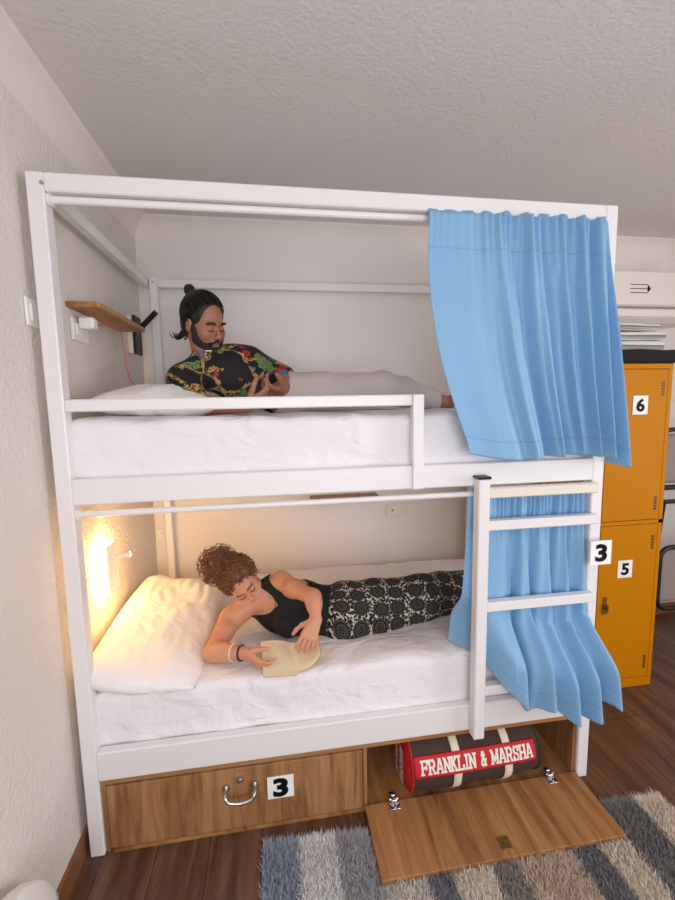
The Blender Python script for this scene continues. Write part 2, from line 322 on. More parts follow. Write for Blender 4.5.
# ------------------------------------------------------------------ signed-distance modelling for soft bodies
def nrm(v): v = np.asarray(v, float); return v/np.linalg.norm(v)
class SDF:
    def __init__(s): s.p = []
    def cone(s, a, b, ra, rb, k=.02, t='', op='u', cut=None): s.p.append(('c', np.asarray(a, float), np.asarray(b, float), ra, rb, k, t, op, cut)); return s
    def ell(s, c, r, R=None, k=.02, t='', op='u'): s.p.append(('e', np.asarray(c, float), np.asarray(r, float), np.eye(3) if R is None else np.asarray(R), None, k, t, op, None)); return s
    def sub(s, infl, tags, kmul=1.0):
        q = SDF()
        for p in s.p:
            if p[6] in tags and p[7] == 'u':
                if p[0] == 'c': q.p.append(('c', p[1], p[2], p[3]+infl, p[4]+infl)+p[5:])
                else: q.p.append(('e', p[1], p[2]+infl)+p[3:])
        return q
    def bb(s):
        lo = np.full(3, 9.); hi = -lo
        for p in s.p:
            if p[7] != 'u': continue
            if p[0] == 'c':
                for q, r in ((p[1], p[3]), (p[2], p[4])): lo = np.minimum(lo, q-r); hi = np.maximum(hi, q+r)
            else: m = np.abs(p[3]) @ p[2]; lo = np.minimum(lo, p[1]-m); hi = np.maximum(hi, p[1]+m)
        return lo, hi
    def build(s, name, h, mat, parent, planes=(), uvfn=None, ground=None):
        lo, hi = s.bb(); lo = lo-.03; hi = hi+.03; n = np.ceil((hi-lo)/h).astype(int)+1
        D = np.full(n, .2, dtype=np.float32); ax = [lo[i]+h*np.arange(n[i]) for i in range(3)]
        for p in s.p:
            if p[0] == 'c':
                l = np.minimum(p[1]-p[3], p[2]-p[4]); u = np.maximum(p[1]+p[3], p[2]+p[4])
                l = np.minimum(l, np.minimum(p[1], p[2])-max(p[3], p[4])); u = np.maximum(u, np.maximum(p[1], p[2])+max(p[3], p[4]))
            else: m = np.abs(p[3]) @ p[2]; l = p[1]-m; u = p[1]+m
            mg = p[5]+4*h; i0 = np.clip(np.floor((l-mg-lo)/h).astype(int), 0, n-1); i1 = np.clip(np.ceil((u+mg-lo)/h).astype(int)+1, 1, n)
            if (i1 <= i0).any(): continue
            X, Y, Z = np.meshgrid(ax[0][i0[0]:i1[0]], ax[1][i0[1]:i1[1]], ax[2][i0[2]:i1[2]], indexing='ij'); P = np.stack((X, Y, Z), -1)
            if p[0] == 'c':
                ba = p[2]-p[1]; L = max((ba*ba).sum(), 1e-9); t = np.clip(((P-p[1])@ba)/L, 0, 1); d = np.linalg.norm(P-p[1]-t[..., None]*ba, axis=-1)-(p[3]+(p[4]-p[3])*t)
                if p[8] is not None: d = np.maximum(d, (P-np.asarray(p[8][0]))@nrm(p[8][1]))
            else:
                q = (P-p[1])@p[3]; k0 = np.linalg.norm(q/p[2], axis=-1); k1 = np.linalg.norm(q/(p[2]**2), axis=-1)+1e-9; d = k0*(k0-1)/k1
            sl = tuple(slice(i0[i], i1[i]) for i in range(3)); A = D[sl]; k = max(p[5], 1e-4)
            if p[7] == 'u': hh = np.maximum(k-np.abs(A-d), 0)/k; D[sl] = np.minimum(A, d)-hh*hh*k/4
            else: d = -d; hh = np.maximum(k-np.abs(A-d), 0)/k; D[sl] = np.maximum(A, d)+hh*hh*k/4
        X, Y, Z = np.meshgrid(*ax, indexing='ij')
        for (pt, nn) in planes:
            nn = nrm(nn); D = np.maximum(D, (X-pt[0])*nn[0]+(Y-pt[1])*nn[1]+(Z-pt[2])*nn[2])
        S = D < 0
        c = S[:-1, :-1, :-1].astype(np.int8)
        for o in ((1, 0, 0), (0, 1, 0), (0, 0, 1), (1, 1, 0), (1, 0, 1), (0, 1, 1), (1, 1, 1)): c = c+S[o[0]:S.shape[0]-1+o[0], o[1]:S.shape[1]-1+o[1], o[2]:S.shape[2]-1+o[2]]
        idx = np.argwhere((c > 0) & (c < 8)); acc = np.zeros((len(idx), 3)); cnt = np.zeros(len(idx))
        for a in range(3):
            o1, o2 = [q for q in range(3) if q != a]
            for u in (0, 1):
                for w in (0, 1):
                    e0 = np.zeros(3, int); e0[o1] = u; e0[o2] = w; e1 = e0.copy(); e1[a] = 1
                    d0 = D[tuple((idx+e0).T)]; d1 = D[tuple((idx+e1).T)]; m = (d0 < 0) != (d1 < 0)
                    t = np.where(m, d0/np.where(m, d0-d1, 1), 0); pos = np.tile(e0.astype(float), (len(idx), 1)); pos[:, a] += t
                    acc += pos*m[:, None]; cnt += m
        V = lo+(idx+acc/cnt[:, None])*h
        vid = np.full(c.shape, -1, dtype=np.int32); vid[tuple(idx.T)] = np.arange(len(idx)); F = []
        for a in range(3):
            b, c2 = (a+1) % 3, (a+2) % 3
            A0 = [slice(None)]*3; A1 = [slice(None)]*3; A0[a] = slice(0, -1); A1[a] = slice(1, None)
            s0 = S[tuple(A0)]; s1 = S[tuple(A1)]; e = np.argwhere(s0 != s1); e = e[(e[:, b] > 0) & (e[:, c2] > 0) & (e[:, b] < S.shape[b]-1) & (e[:, c2] < S.shape[c2]-1)]
            ins = s0[tuple(e.T)]
            def g(db, dc): q = e.copy(); q[:, b] -= db; q[:, c2] -= dc; return vid[tuple(q.T)]
            Q = np.stack((g(1, 1), g(0, 1), g(0, 0), g(1, 0)), 1); Q[~ins] = Q[~ins][:, ::-1]; F.append(Q)
        F = np.concatenate(F); F = F[(F >= 0).all(1)]
        if ground is not None: V = V.copy(); V[:, 2] = np.maximum(V[:, 2], ground)
        me = mesh_np(name, V, F)
        if uvfn is not None:
            UV = uvfn(V).astype(np.float32); l = me.uv_layers.new(name='uv'); li = np.empty(len(me.loops), dtype=np.int32); me.loops.foreach_get('vertex_index', li); l.data.foreach_set('uv', UV[li].ravel())
        return link(name, me, mat, parent, True)
def basis(Ffwd, U):
    F = nrm(Ffwd); U = np.asarray(U, float); U = nrm(U-F*(U@F)); L = np.cross(U, F)  # her left when facing F, up U
    return np.stack((L, F, U), 1)   # columns: left, forward, up
def rotv(v, axis, a):
    return np.array(Matrix.Rotation(a, 3, Vector(axis)) @ Vector(v))
def hand(S, w, f, n, side, curl=(.5, .6, .5), sc=1.0, spread=.06, thumb=.8):
    """w wrist, f finger direction, n direction the palm faces, side = +1/-1 thumb side along f x n"""
    f = nrm(f); n = nrm(np.asarray(n)-f*np.dot(n, f)); sd = np.cross(f, n)*side; w = np.asarray(w)
    kn = []
    for i, (o, ln) in enumerate(((.030, .074), (.010, .083), (-.010, .077), (-.029, .060))):
        k0 = w+(f*(.088-.004*abs(i-1))+sd*o)*sc; kn.append(k0)
        S.cone(w+sd*o*.45*sc, k0, .015*sc, .0115*sc, .010, 'hand')
        p = k0; d = nrm(f+sd*(1.2-i)*spread); a = 0
        for j, fr in enumerate((.45, .30, .25)):
            d2 = nrm(rotv(d, np.cross(f, n), curl[j]*(1+.08*i))); d = d2
            q = p+d*ln*fr*sc; S.cone(p, q, (.0090-.0009*j)*sc, (.0083-.0010*j)*sc, .0025, 'hand'); p = q
    b = w+(f*.022+sd*.020+n*.006)*sc; d = nrm(f*.62+sd*.70+n*.35)
    for j, (l, r0, r1) in enumerate(((.042, .015, .0112), (.032, .0108, .0098), (.027, .0096, .0082))):
        q = b+d*l*sc; S.cone(b, q, r0*sc, r1*sc, .006, 'hand'); b = q; d = nrm(d+f*.35*thumb+n*.3*thumb-sd*.25*thumb)
def head(S, c, R, sc=1.0, male=True):
    T = lambda x, y, z: np.asarray(c)+R@(np.array([x, y, z])*sc)
    e = lambda p, r, k=.012, t='head', op='u', Rr=None: S.ell(T(*p), np.array(r)*sc, R if Rr is None else R@Rr, k*sc, t, op)
    e((0, -.014, .036), (.074, .092, .086), .01, 'skull'); e((0, .026, -.028), (.058, .060, .082), .03, 'face')
    jw = .050 if male else .042
    e((0, .030, -.074), (jw, .046, .034), .025, 'jaw'); e((0, .072, -.098), (.019 if male else .015, .015, .015), .02, 'jaw')
    for sx in (-1, 1):
        e((sx*.040, .056, -.024), (.024, .026, .026), .02, 'face')
        e((sx*.030, .094, .004), (.017, .014, .010), .010, 'face', 's')
        e((sx*.030, .074, .003), (.0135, .0125, .0115), .004, 'face')
        e((sx*.078, -.008, -.004), (.009, .018, .031), .006, 'ear'); e((sx*.088, -.006, -.002), (.005, .010, .018), .004, 'ear', 's')
        e((sx*.0115, .094, -.033), (.008, .009, .007), .005, 'face')
    e((0, .076, .026), (.046, .014, .009), .014, 'face')
    S.cone(T(0, .082, .012), T(0, .106, -.026), .0065*sc, .0105*sc, .010, 'face')
    e((0, .076, -.060), (.028, .018, .022), .012, 'face')
    return T
def face_details(parent, T, R, sc, hairmat, lipmat, brow=.0042):
    for sx in (-1, 1):
        tb('eyebrow', spline([T(sx*.013, .0925, .024), T(sx*.026, .0925, .030), T(sx*.040, .086, .029), T(sx*.050, .074, .022)], 5), [brow*sc*(.7+.5*math.sin(i/15*PI)) for i in range(16)], hairmat, parent, 8)
        tb('eyelashes', spline([T(sx*.017, .0868, -.001), T(sx*.025, .0885, -.006), T(sx*.035, .0870, -.006), T(sx*.044, .0790, -.001)], 4), .0017*sc, M['hair_black'], parent, 6)
    q = SDF()
    q.cone(T(-.021, .089, -.0595), T(0, .0955, -.0555), .003*sc, .0052*sc, .003); q.cone(T(.021, .089, -.0595), T(0, .0955, -.0555), .003*sc, .0052*sc, .003)
    q.cone(T(-.016, .089, -.0655), T(0, .094, -.0685), .003*sc, .0062*sc, .002); q.cone(T(.016, .089, -.0655), T(0, .094, -.0685), .003*sc, .0062*sc, .002)
    q.build('lips', .0017, lipmat, parent)
def torso(S, SR, SL, N, P, Lp, rib=(.150, .098, .17), bel=(.125, .088, .14), pel=(.150, .100, .105), shr=.056):
    SR, SL, N, P = [np.asarray(x, float) for x in (SR, SL, N, P)]
    U = nrm(N-P); L = nrm(SL-SR); L = nrm(L-U*(L@U)); F = np.cross(L, U); B = np.stack((L, F, U), 1); ln = np.linalg.norm(N-P)
    Lp = nrm(np.asarray(Lp)-U*np.dot(Lp, U)); Fp = np.cross(Lp, U); Bp = np.stack((Lp, Fp, U), 1); Lm = nrm(L+Lp); Bm = np.stack((Lm, np.cross(Lm, U), U), 1)
    S.ell(P+U*ln*.66, rib, B, .05, 'torso'); S.ell(P+U*ln*.34, bel, Bm, .06, 'torso'); S.ell(P+U*.01, pel, Bp, .06, 'pelvis')
    S.cone(SR, SL, shr*.9, shr*.9, .05, 'torso')
    S.cone(N+U*.02, SR, .042, .046, .035, 'torso'); S.cone(N+U*.02, SL, .042, .046, .035, 'torso')
    return U, L, F, Lp, Fp
def limb(S, a, b, c, r, k=.02, tags=('ua', 'fa')):
    a, b, c = [np.asarray(x, float) for x in (a, b, c)]
    m1 = a*.62+b*.38; m2 = b*.68+c*.32
    S.cone(a, m1, r[0], r[1], k, tags[0]); S.cone(m1, b, r[1], r[2], k, tags[0]); S.cone(b, m2, r[2], r[3], k, tags[1]); S.cone(m2, c, r[3], r[4], k, tags[1])
def cushion(name, c, ax, ay, az, hx, hy, hz, mat, parent, amp=.012, seed=0, n=44, pw=3.0, sag=None):
    """pillow: local axes ax (width) ay (length) az (thickness); half sizes"""
    c, ax, ay, az = [np.asarray(q, float) for q in (c, ax, ay, az)]; V = []; F = []
    for sgn in (1, -1):
        for j in range(n+1):
            for i in range(n+1):
                u = -1+2*i/n; v = -1+2*j/n
                pr = (max(0, 1-abs(u)**pw)*max(0, 1-abs(v)**pw))**.5
                ed = 1-.05*(abs(u)**2)*(1-abs(v))-.0; 
                w = noise.noise(Vector((u*2.1+seed, v*2.1, sgn*1.3+seed)))*amp*2+abs(noise.noise(Vector((u*4+seed, v*3+3, sgn))))*amp*1.6
                p = c+ax*hx*u*(1-.06*v*v)+ay*hy*v*(1-.05*u*u)+az*sgn*(hz*pr+w*pr)
                if sag is not None: p = sag(p, u, v, sgn)
                V.append(p)
    m = (n+1)**2
    for j in range(n):
        for i in range(n):
            a = j*(n+1)+i; F.append((a, a+1, a+n+2, a+n+1)); F.append((m+a, m+a+n+1, m+a+n+2, m+a+1))
    V = np.array(V)
    me = bpy.data.meshes.new(name); me.from_pydata([tuple(v) for v in V], [], F); 
    import bmesh
    bm = bmesh.new(); bm.from_mesh(me); bmesh.ops.remove_doubles(bm, verts=bm.verts, dist=.0006); bm.to_mesh(me); bm.free(); me.update()
    o = link(name, me, mat, parent, True); return o
def softbox(name, lo, hi, r, step, mat, parent=None, fn=None):
    lo = np.array(lo, float); hi = np.array(hi, float); V = []; F = []
    ns = np.maximum(2, np.ceil((hi-lo)/step).astype(int))
    for a in range(3):
        b, c = (a+1) % 3, (a+2) % 3
        for e in (0, 1):
            n0 = len(V)
            for j in range(ns[c]+1):
                for i in range(ns[b]+1):
                    p = np.zeros(3); p[a] = hi[a] if e else lo[a]; p[b] = lo[b]+(hi[b]-lo[b])*i/ns[b]; p[c] = lo[c]+(hi[c]-lo[c])*j/ns[c]
                    q = np.clip(p, lo+r, hi-r); d = p-q; l = np.linalg.norm(d); p = q+d/l*r if l > 1e-9 else p
                    if fn: p = fn(p, d/l if l > 1e-9 else d)
                    V.append(p)
            for j in range(ns[c]):
                for i in range(ns[b]):
                    k = n0+j*(ns[b]+1)+i; f = (k, k+1, k+ns[b]+2, k+ns[b]+1); F.append(f if e else f[::-1])
    import bmesh
    me = bpy.data.meshes.new(name); me.from_pydata([tuple(v) for v in V], [], F); bm = bmesh.new(); bm.from_mesh(me); bmesh.ops.remove_doubles(bm, verts=bm.verts, dist=.0005); bm.to_mesh(me); bm.free(); me.update()
    return link(name, me, mat, parent, True)

# ------------------------------------------------------------------ the room
WX, BY, CZ = -.03, 1.13, 2.665; EX, FY = 4.3, -3.1
def struct(o): o['kind'] = 'structure'; return o
struct(bx('floor', WX-.1, EX+.1, FY-.1, BY+.1, -.1, 0, M['floor'], b=0))
struct(bx('ceiling', WX-.1, EX+.1, FY-.1, BY+.1, CZ, CZ+.1, M['ceil'], b=0))
struct(bx('wall_left', WX-.1, WX, FY-.1, BY+.1, 0, CZ, M['wall'], b=0))
struct(bx('wall_back', WX, EX, BY, BY+.1, 0, CZ, M['backwall'], b=0))
struct(bx('wall_right', EX, EX+.1, FY-.1, BY+.1, 0, CZ, M['wall'], b=0))
w0, w1, wz0, wz1 = .15, 2.15, .75, 2.35
mb = MB(); mb.box(WX, w0, FY-.1, FY, 0, CZ); mb.box(w1, EX, FY-.1, FY, 0, CZ); mb.box(w0, w1, FY-.1, FY, 0, wz0); mb.box(w0, w1, FY-.1, FY, wz1, CZ)
struct(mb.build('wall_front', M['wall']))
wf = struct(bx('window_1', w0-.03, w1+.03, FY-.04, FY+.02, wz0-.05, wz0, M['white']))
mb = MB()
for x in (w0, (w0+w1)/2, w1): mb.box(x-.025, x+.025, FY-.06, FY, wz0, wz1)
for z in (wz0+.02, wz1-.02): mb.box(w0, w1, FY-.06, FY, z-.025, z+.025)
mb.build('window_frame', M['white'], wf)
# crown mouldings (coved)
def cove(name, p0, p1, inward):
    prof = [(0, -.100), (.006, -.088), (.016, -.066), (.030, -.044), (.046, -.026), (.062, -.013), (.078, -.006), (.082, 0), (0, 0)]
    p0, p1, inn = [Vector(q) for q in (p0, p1, inward)]; vs = []
    for p in (p0, p1): vs += [p+inn*a+Vector((0, 0, b)) for a, b in prof]
    n = len(prof); fs = [(i, (i+1) % n, n+(i+1) % n, n+i) for i in range(n)]+[tuple(range(n))[::-1], tuple(range(n, 2*n))]
    return struct(MB().add(vs, fs).build(name, M['crown'], None, True))
cove('trim_1', (WX, FY, CZ), (WX, BY, CZ), (1, 0, 0)); cove('trim_2', (WX, BY, CZ), (EX, BY, CZ), (0, -1, 0)); cove('trim_3', (EX, FY, CZ), (EX, BY, CZ), (-1, 0, 0))
struct(bx('baseboard_left', WX, WX+.014, FY, BY, 0, .085, M['skirt'], b=.002))
struct(bx('baseboard_back', 2.0, EX, BY-.014, BY, 0, .085, M['skirt'], b=.002))
struct(bx('baseboard_right', EX-.014, EX, FY, BY, 0, .085, M['skirt'], b=.002))

# ------------------------------------------------------------------ bunk bed
bed = thing('bunk_bed', (1.0, .55, 0), 'white steel double bunk bed with guard rail, ladder, curtain rods and a number 3 card', 'bunk bed')
H = 2.334; L = 2.0; D = 1.10; mt = M['metal']
def feet(o): return o
post_xy = [(0, .05, 0, .05), (L-.05, L, 0, .05), (.05, .09, D-.05, D-.01), (L-.05, L, D-.05, D-.01)]
for x0, x1, y0, y1 in post_xy: bx('post', x0, x1, y0, y1, 0, H, mt, bed, .004)
bx('top_rail', .05, L-.05, 0, .04, 2.279, H-.001, mt, bed, .004); bx('top_rail', .09, L-.05, D-.045, D-.015, 2.285, H-.004, mt, bed, .004)
bx('top_rail', .006, .044, .05, D-.01, 2.287, H-.001, mt, bed, .004); bx('top_rail', L-.044, L-.006, .05, D-.05, 2.287, H-.001, mt, bed, .004)
for z0, z1 in ((1.305, 1.392), (.297, .408)):
    bx('bed_rail', .05, L-.05, 0, .035, z0, z1, mt, bed, .004); bx('bed_rail', .09, L-.05, D-.045, D-.015, z0, z1, mt, bed, .004)
    bx('bed_rail', .006, .026, .05, D-.01, z0, z1, mt, bed, .004); bx('bed_rail', L-.04, L-.006, .05, D-.05, z0, z1, mt, bed, .004)
    for k in range(9): bx('slat', .06+k*.225, .14+k*.225, .036, D-.046, z0+.02, z0+.04, M['cream'] if z0 > 1 else mt, bed, .002)
g = bx('guard_rail', .05, 1.250, .002, .034, 1.612, 1.652, mt, bed, .004)
bx('guard_post', 1.208, 1.250, -.012, .0, 1.305, 1.652, mt, bed, .003); bx('guard_post', 1.212, 1.246, .002, .034, 1.393, 1.612, mt, bed, .003)
tb('curtain_rod', [(.05, .022, 2.262), (L-.05, .022, 2.262)], .012, mt, bed, 16)
tb('curtain_rod', [(.05, .022, 1.270), (L-.05, .022, 1.270)], .011, mt, bed, 16)
for z in (2.262, 1.270):
    tb('rod_bracket', [(.051, .022, z), (.062, .022, z)], .019, mt, bed, 16)
bx('ladder_stile', 1.449, 1.494, -.047, -.001, .292, 1.337, mt, bed, .004)
cp = bx('stile_cap', 1.446, 1.497, -.050, .002, 1.337, 1.347, M['black_plastic'], bed, .003); cp['label'] = 'black plastic cap on top of the ladder stile'
for z in (1.282, 1.157, .835, .489):
    r = bx('ladder_rung', 1.494, 1.955 if z < 1.2 else 1.949, -.040, -.004, z-.019, z+.019, mt if z < 1.2 else M['cream'], bed, .004)
digit_card(bed, '3', 1.968, 1.022, -.0405, .092, .098, .092, .0035, 1.25)
for p in ((.07, D-.048, 2.31), (.047, -.001, 2.30)):
    tb('bolt', [p, (p[0], p[1]-.004, p[2])], .006, M['chrome'], bed, 10)
MB().box(.02, .10, .05, .09, .39, .415).build('corner_bracket', M['black_plastic'], bed)

# ------------------------------------------------------------------ mattresses, pillows
def wr(amp, seed):
    def f(p, d):
        n = noise.noise(Vector((p[0]*5+seed, p[1]*4, p[2]*5)))*.6+(.5-abs(noise.noise(Vector((p[0]*7+p[2]*4+seed, p[1]*3+p[2]*6, seed)))))*.9
        m = noise.noise(Vector((p[0]*1.3, p[1]*1.3, seed)))*1.2
        dd = np.array(d)+np.array([0, 0, 0.0])
        if abs(d[2]) < .1 and abs(d[0]) < .1 and abs(d[1]) < .1: return p
        return p+dd*amp*(n+m*.5)
    return f
def mattress(z0, z1, seed, label):
    lo = np.array([.030, .040, z0]); hi = np.array([1.948, D-.055, z1]); w = wr(.021, seed)
    def fn(p, d):
        nd = np.zeros(3)
        for a in range(3):
            if p[a] <= lo[a]+.002: nd[a] = -1
            if p[a] >= hi[a]-.002: nd[a] = 1
        if nd.any() and not np.linalg.norm(d): d = nd/np.linalg.norm(nd)
        if d[2] < -.5: return p
        q = w(p, d); q = np.minimum(np.maximum(q, [.028, .036, z0]), [1.948, D-.048, 9]); return q
    o = softbox('mattress', lo, hi, .032, .022, M['sheet'], None, fn); return tag(o, label, 'mattress')
mattress(1.347, 1.578, 3, 'white sheeted mattress of the upper bunk under the lying man')
mattress(.339, .598, 9, 'white sheeted mattress of the lower bunk under the lying woman')
# lower pillow: long, along the left wall end of the bed
ay = nrm((.02, 1, .06)); az = nrm((.22, -.1, .95)); ax = nrm(np.cross(ay, az)); az = np.cross(ax, ay)
def sagp(p, u, v, s_):
    p = p.copy()
    if p[2] < .605: p[2] = .603+(p[2]-.603)*.04
    p[0] = max(p[0], -.018); return p
o = cushion('pillow', (.205, .395, .650), ax, ay, az,   .215, .395, .060, M['pillow'], None, .009, 4, 54, 6.0, sagp); tag(o, 'plump white pillow on the lower bunk beside the lit lamp', 'pillow')
def sagu(p, u, v, s_):
    p = p.copy()
    if p[2] < 1.584: p[2] = 1.582+(p[2]-1.584)*.05
    p[0] = max(p[0], .01); return p
o = cushion('pillow', (.270, .50, 1.634), (1, 0, -.05), (0, 1, 0), (.05, 0, 1), .235, .37, .076, M['pillow'], None, .012, 11, 44, 2.6, sagu); tag(o, 'flat white pillow on the upper bunk behind the man', 'pillow')

# ------------------------------------------------------------------ curtains
def curtain_upper(u, v):
    t = 1-v
    w = u**1.35
    xt = 1.262+(1.950-1.262)*(u*.78+.22*w) ; xb = 1.405+(2.005-1.405)*u**.93
    sag = t**1.25; x = xt*(1-sag)+xb*sag
    x += -.050*math.sin(PI*min(1, t*1.05))*(1-u)
    dens = .12+.88*min(1, max(0, (u-.22)/.25))
    ph = 2*PI*(u**1.7)*6.0
    amp = (.008+.028*t**.6)*dens
    f = math.sin(ph+.8*math.sin(3.1*t+u*5))+.35*math.sin(2.3*ph+1.7+2*t)
    gather = math.sin(2*PI*u*24+math.sin(u*17)*2)*.010*max(0, 1-t*3.2)*dens
    y = -.022-.030*min(1, t*2.2)-amp*f-gather
    x += .010*math.cos(ph)*dens*t
    y -= .02*math.exp(-((u-.30)/.12)**2)*t+.025*max(0, u-.93)/.07*t**3
    z = 2.286-.890*t*(1+.012*math.sin(u*7)+(.035*max(0, (u-.9)/.1)-.01 if u > .9 else -.01))
    if t < .10: z += .0025*math.sin(2*PI*u*15+u*9)*dens*(1-t*10)
    if t < .012: y = .0-.012*math.sin(u*60)*dens
    z += .03*(1-u)**3*t
    return (x, y, z)
def back_fold(fn, off):
    return fn
o = grid('bed_curtain', curtain_upper, 260, 90, M['curtain'], None, .0015, lambda u, v: (u, v)); tag(o, 'light blue curtain bunched at the right end of the upper bunk', 'curtain', 'light blue bunk bed curtains')
def curtain_lower(u, v):
    t = 1-v
    xt = 1.44+(1.950-1.44)*(u*.9+.1*u*u); xb = 1.405+(2.030-1.405)*u
    s_ = t**1.6; x = xt*(1-s_)+xb*s_
    dens = .2+.8*min(1, max(0, (u-.12)/.3))
    ph = 2*PI*(5.0*u**1.3+.30*math.sin(6.5*u+2.2)+.12*math.sin(15*u))+.8*t*math.sin(4*u)
    hem = np.interp(u, [0, .15, .28, .42, .50, .62, .74, .84, .90, 1.0], [.625, .60, .50, .405, .475, .40, .375, .425, .455, .385])
    z = 1.292-(1.292-hem)*t
    f = math.sin(ph+.9*math.sin(2.6*t+4*u))+.4*math.sin(2.1*ph+1+3*t)
    amp = (.006+.017*min(1, t*2))*dens
    y0 = .022
    if t > .5: amp *= 1+1.2*(t-.5)*2
    fr = min(1, max(0, (t-.62)/.22)); fr = fr*fr*(3-2*fr)
    yb = np.interp(u, [0, .12, .3, .5, 1], [.10, .05, -.075, -.095, -.115])
    y = y0+amp*f*.9+(yb-y0)*fr
    if fr < .02: y = min(max(y, .0), .045)
    gather = .008*math.sin(2*PI*u*26+math.sin(u*21)*2+4*t)*max(0, 1-abs(t-.08)/.22)*(1 if u > .25 else .2)
    y += gather; z += .006*math.sin(2*PI*u*13)*max(0, 1-t*9)*dens
    x += .012*math.cos(ph)*dens*t
    return (x, y, z)
o = grid('bed_curtain', curtain_lower, 260, 110, M['curtain'], None, .0015, lambda u, v: (u, v)); tag(o, 'light blue curtain behind the ladder at the lower bunk', 'curtain', 'light blue bunk bed curtains')

# ------------------------------------------------------------------ under-bed cabinet
cab = thing('storage_cabinet', (1.0, .3, 0), 'oak laminate cabinet under the lower bunk with closed left drawer and open right flap', 'cabinet')
ok, okx = M['oak'], M['oak_x']
bx('side_panel', .052, .068, .012, .60, .0, .288, ok, cab, .001); bx('side_panel', 1.932, 1.948, .012, .60, .0, .288, ok, cab, .001)
bx('divider', 1.014, 1.03, .012, .60, .016, .272, ok, cab, .001); bx('top_panel', .068, 1.932, .012, .60, .272, .288, okx, cab, .001)
bx('bottom_panel', .068, 1.932, .004, .60, .002, .016, M['oak_flap'], cab, .001); bx('back_panel', .068, 1.932, .585, .60, .016, .272, ok, cab, .001)
dr = bx('drawer', .071, 1.011, .006, .024, .019, .268, ok, cab, .0015)
hp = spline([(.488, -.002, .196), (.488, -.030, .190), (.500, -.036, .174), (.541, -.038, .167), (.582, -.036, .174), (.594, -.030, .190), (.594, -.002, .196)], 6)
mb = MB(); mb.tube(hp, .0065, 10)
for x in (.488, .594): mb.tube([(x, .006, .198), (x, -.004, .198)], .014, 12)
mb.build('handle', M['chrome'], dr, True)
mb = MB(); mb.tube([(.541, .006, .226), (.541, -.006, .226)], .013, 16); mb.tube([(.541, -.006, .226), (.541, -.009, .226)], .008, 12); mb.build('lock', M['chrome'], dr, True)
digit_card(dr, '3', .690, .168, .0055, .100, .092, .098, .0045, 1.3)
fp = MB().box(1.018, 1.944, -.262, .004, .012, .030, .0015).build('flap_door', M['oak_flap'], cab)
def hinge(x, parent):
    mb = MB(); mb.box(x-.020, x+.020, -.034, -.004, .030, .034, .001); mb.box(x-.013, x+.013, -.012, .030, .034, .048, .003); mb.box(x-.009, x+.009, .006, .026, .040, .052, .003)
    mb.tube([(x-.018, .0, .043), (x+.018, .0, .043)], .006, 10); mb.tube([(x, -.024, .034), (x, -.024, .038)], .005, 8); return mb.build('hinge', M['chrome'], parent, True)
hinge(1.135, fp); hinge(1.820, fp)
mb = MB(); mb.box(1.468, 1.508, -.240, -.196, .0305, .034, .001); mb.tube([(1.488, -.218, .034), (1.488, -.218, .038)], .009, 12); mb.build('latch', M['brass'], fp)
cab['label'] = 'oak laminate storage cabinet under the bunk, drawer closed left, flap open right'

# ------------------------------------------------------------------ duffel bag
bag = thing('duffel_bag', (1.52, .17, .016), 'brown barrel duffel bag with red lettered band lying in the open cabinet', 'bag')
BC = np.array([0, .092, .152]); BR = .137; bx0, bx1 = 1.205, 1.760
def bagp(x, th, off=0.0):
    """th = 0 faces -y, +up"""
    t = (x-bx0)/(bx1-bx0); r = BR*(1-.07*abs(2*t-1)**6)+off+.003*noise.noise(Vector((x*9, math.cos(th)*3, math.sin(th)*3)))
    y = BC[1]-r*math.cos(th)*1.02; z = BC[2]+r*math.sin(th)*.93-.010*t
    return (x+.0*t, y-.015*(t-.5)*0+.02*t, max(z, .0175+off*.5))
n = 64; xs = [bx0+(bx1-bx0)*i/40 for i in range(41)]
V = [bagp(x, 2*PI*k/n) for x in xs for k in range(n)]; F = [(i*n+k, i*n+(k+1) % n, (i+1)*n+(k+1) % n, (i+1)*n+k) for i in range(40) for k in range(n)]
MB().add(V, F).build('body', M['bag'], bag, True)
def endcap(x, s_, mat):
    V = []; n2 = 8
    for j in range(n2+1):
        for k in range(n):
            f = 1-j/n2; c = np.array([x, BC[1]+.02*((x-bx0)/(bx1-bx0)), BC[2]]); e = np.array(bagp(x, 2*PI*k/n)); p = c+(e-c)*f; p[0] += s_*.020*(1-f**3); V.append(p)
    F = [(j*n+k, j*n+(k+1) % n, (j+1)*n+(k+1) % n, (j+1)*n+k) for j in range(n2) for k in range(n)]
    return MB().add(V, F).build('end_panel', mat, bag, True)
e1 = endcap(bx0, -1, M['red']); e1['label'] = 'red round end panel with cream lettering'; endcap(bx1, 1, M['bag'])
for k, xx in enumerate((bx0, bx1)): tb('piping', [bagp(xx, 2*PI*i/40, .002) for i in range(41)], .004, M['bag'] if k else M['red'], bag, 8)
def patch(name, xa, xb, ta, tb_, off, mat, parent, nx=30, nt=12):
    return grid(name, lambda u, v: bagp(xa+(xb-xa)*u, ta+(tb_-ta)*v, off), nx, nt, mat, parent, .0015)
for xc in (1.388, 1.610): patch('strap', xc-.017, xc+.017, -1.25, 2.2, .0035, M['strap'], bag, 3, 60)
band = patch('band', bx0+.004, 1.735, .08, .66, .0065, M['red'], bag, 50, 12); band['label'] = 'red band with cream lettering'
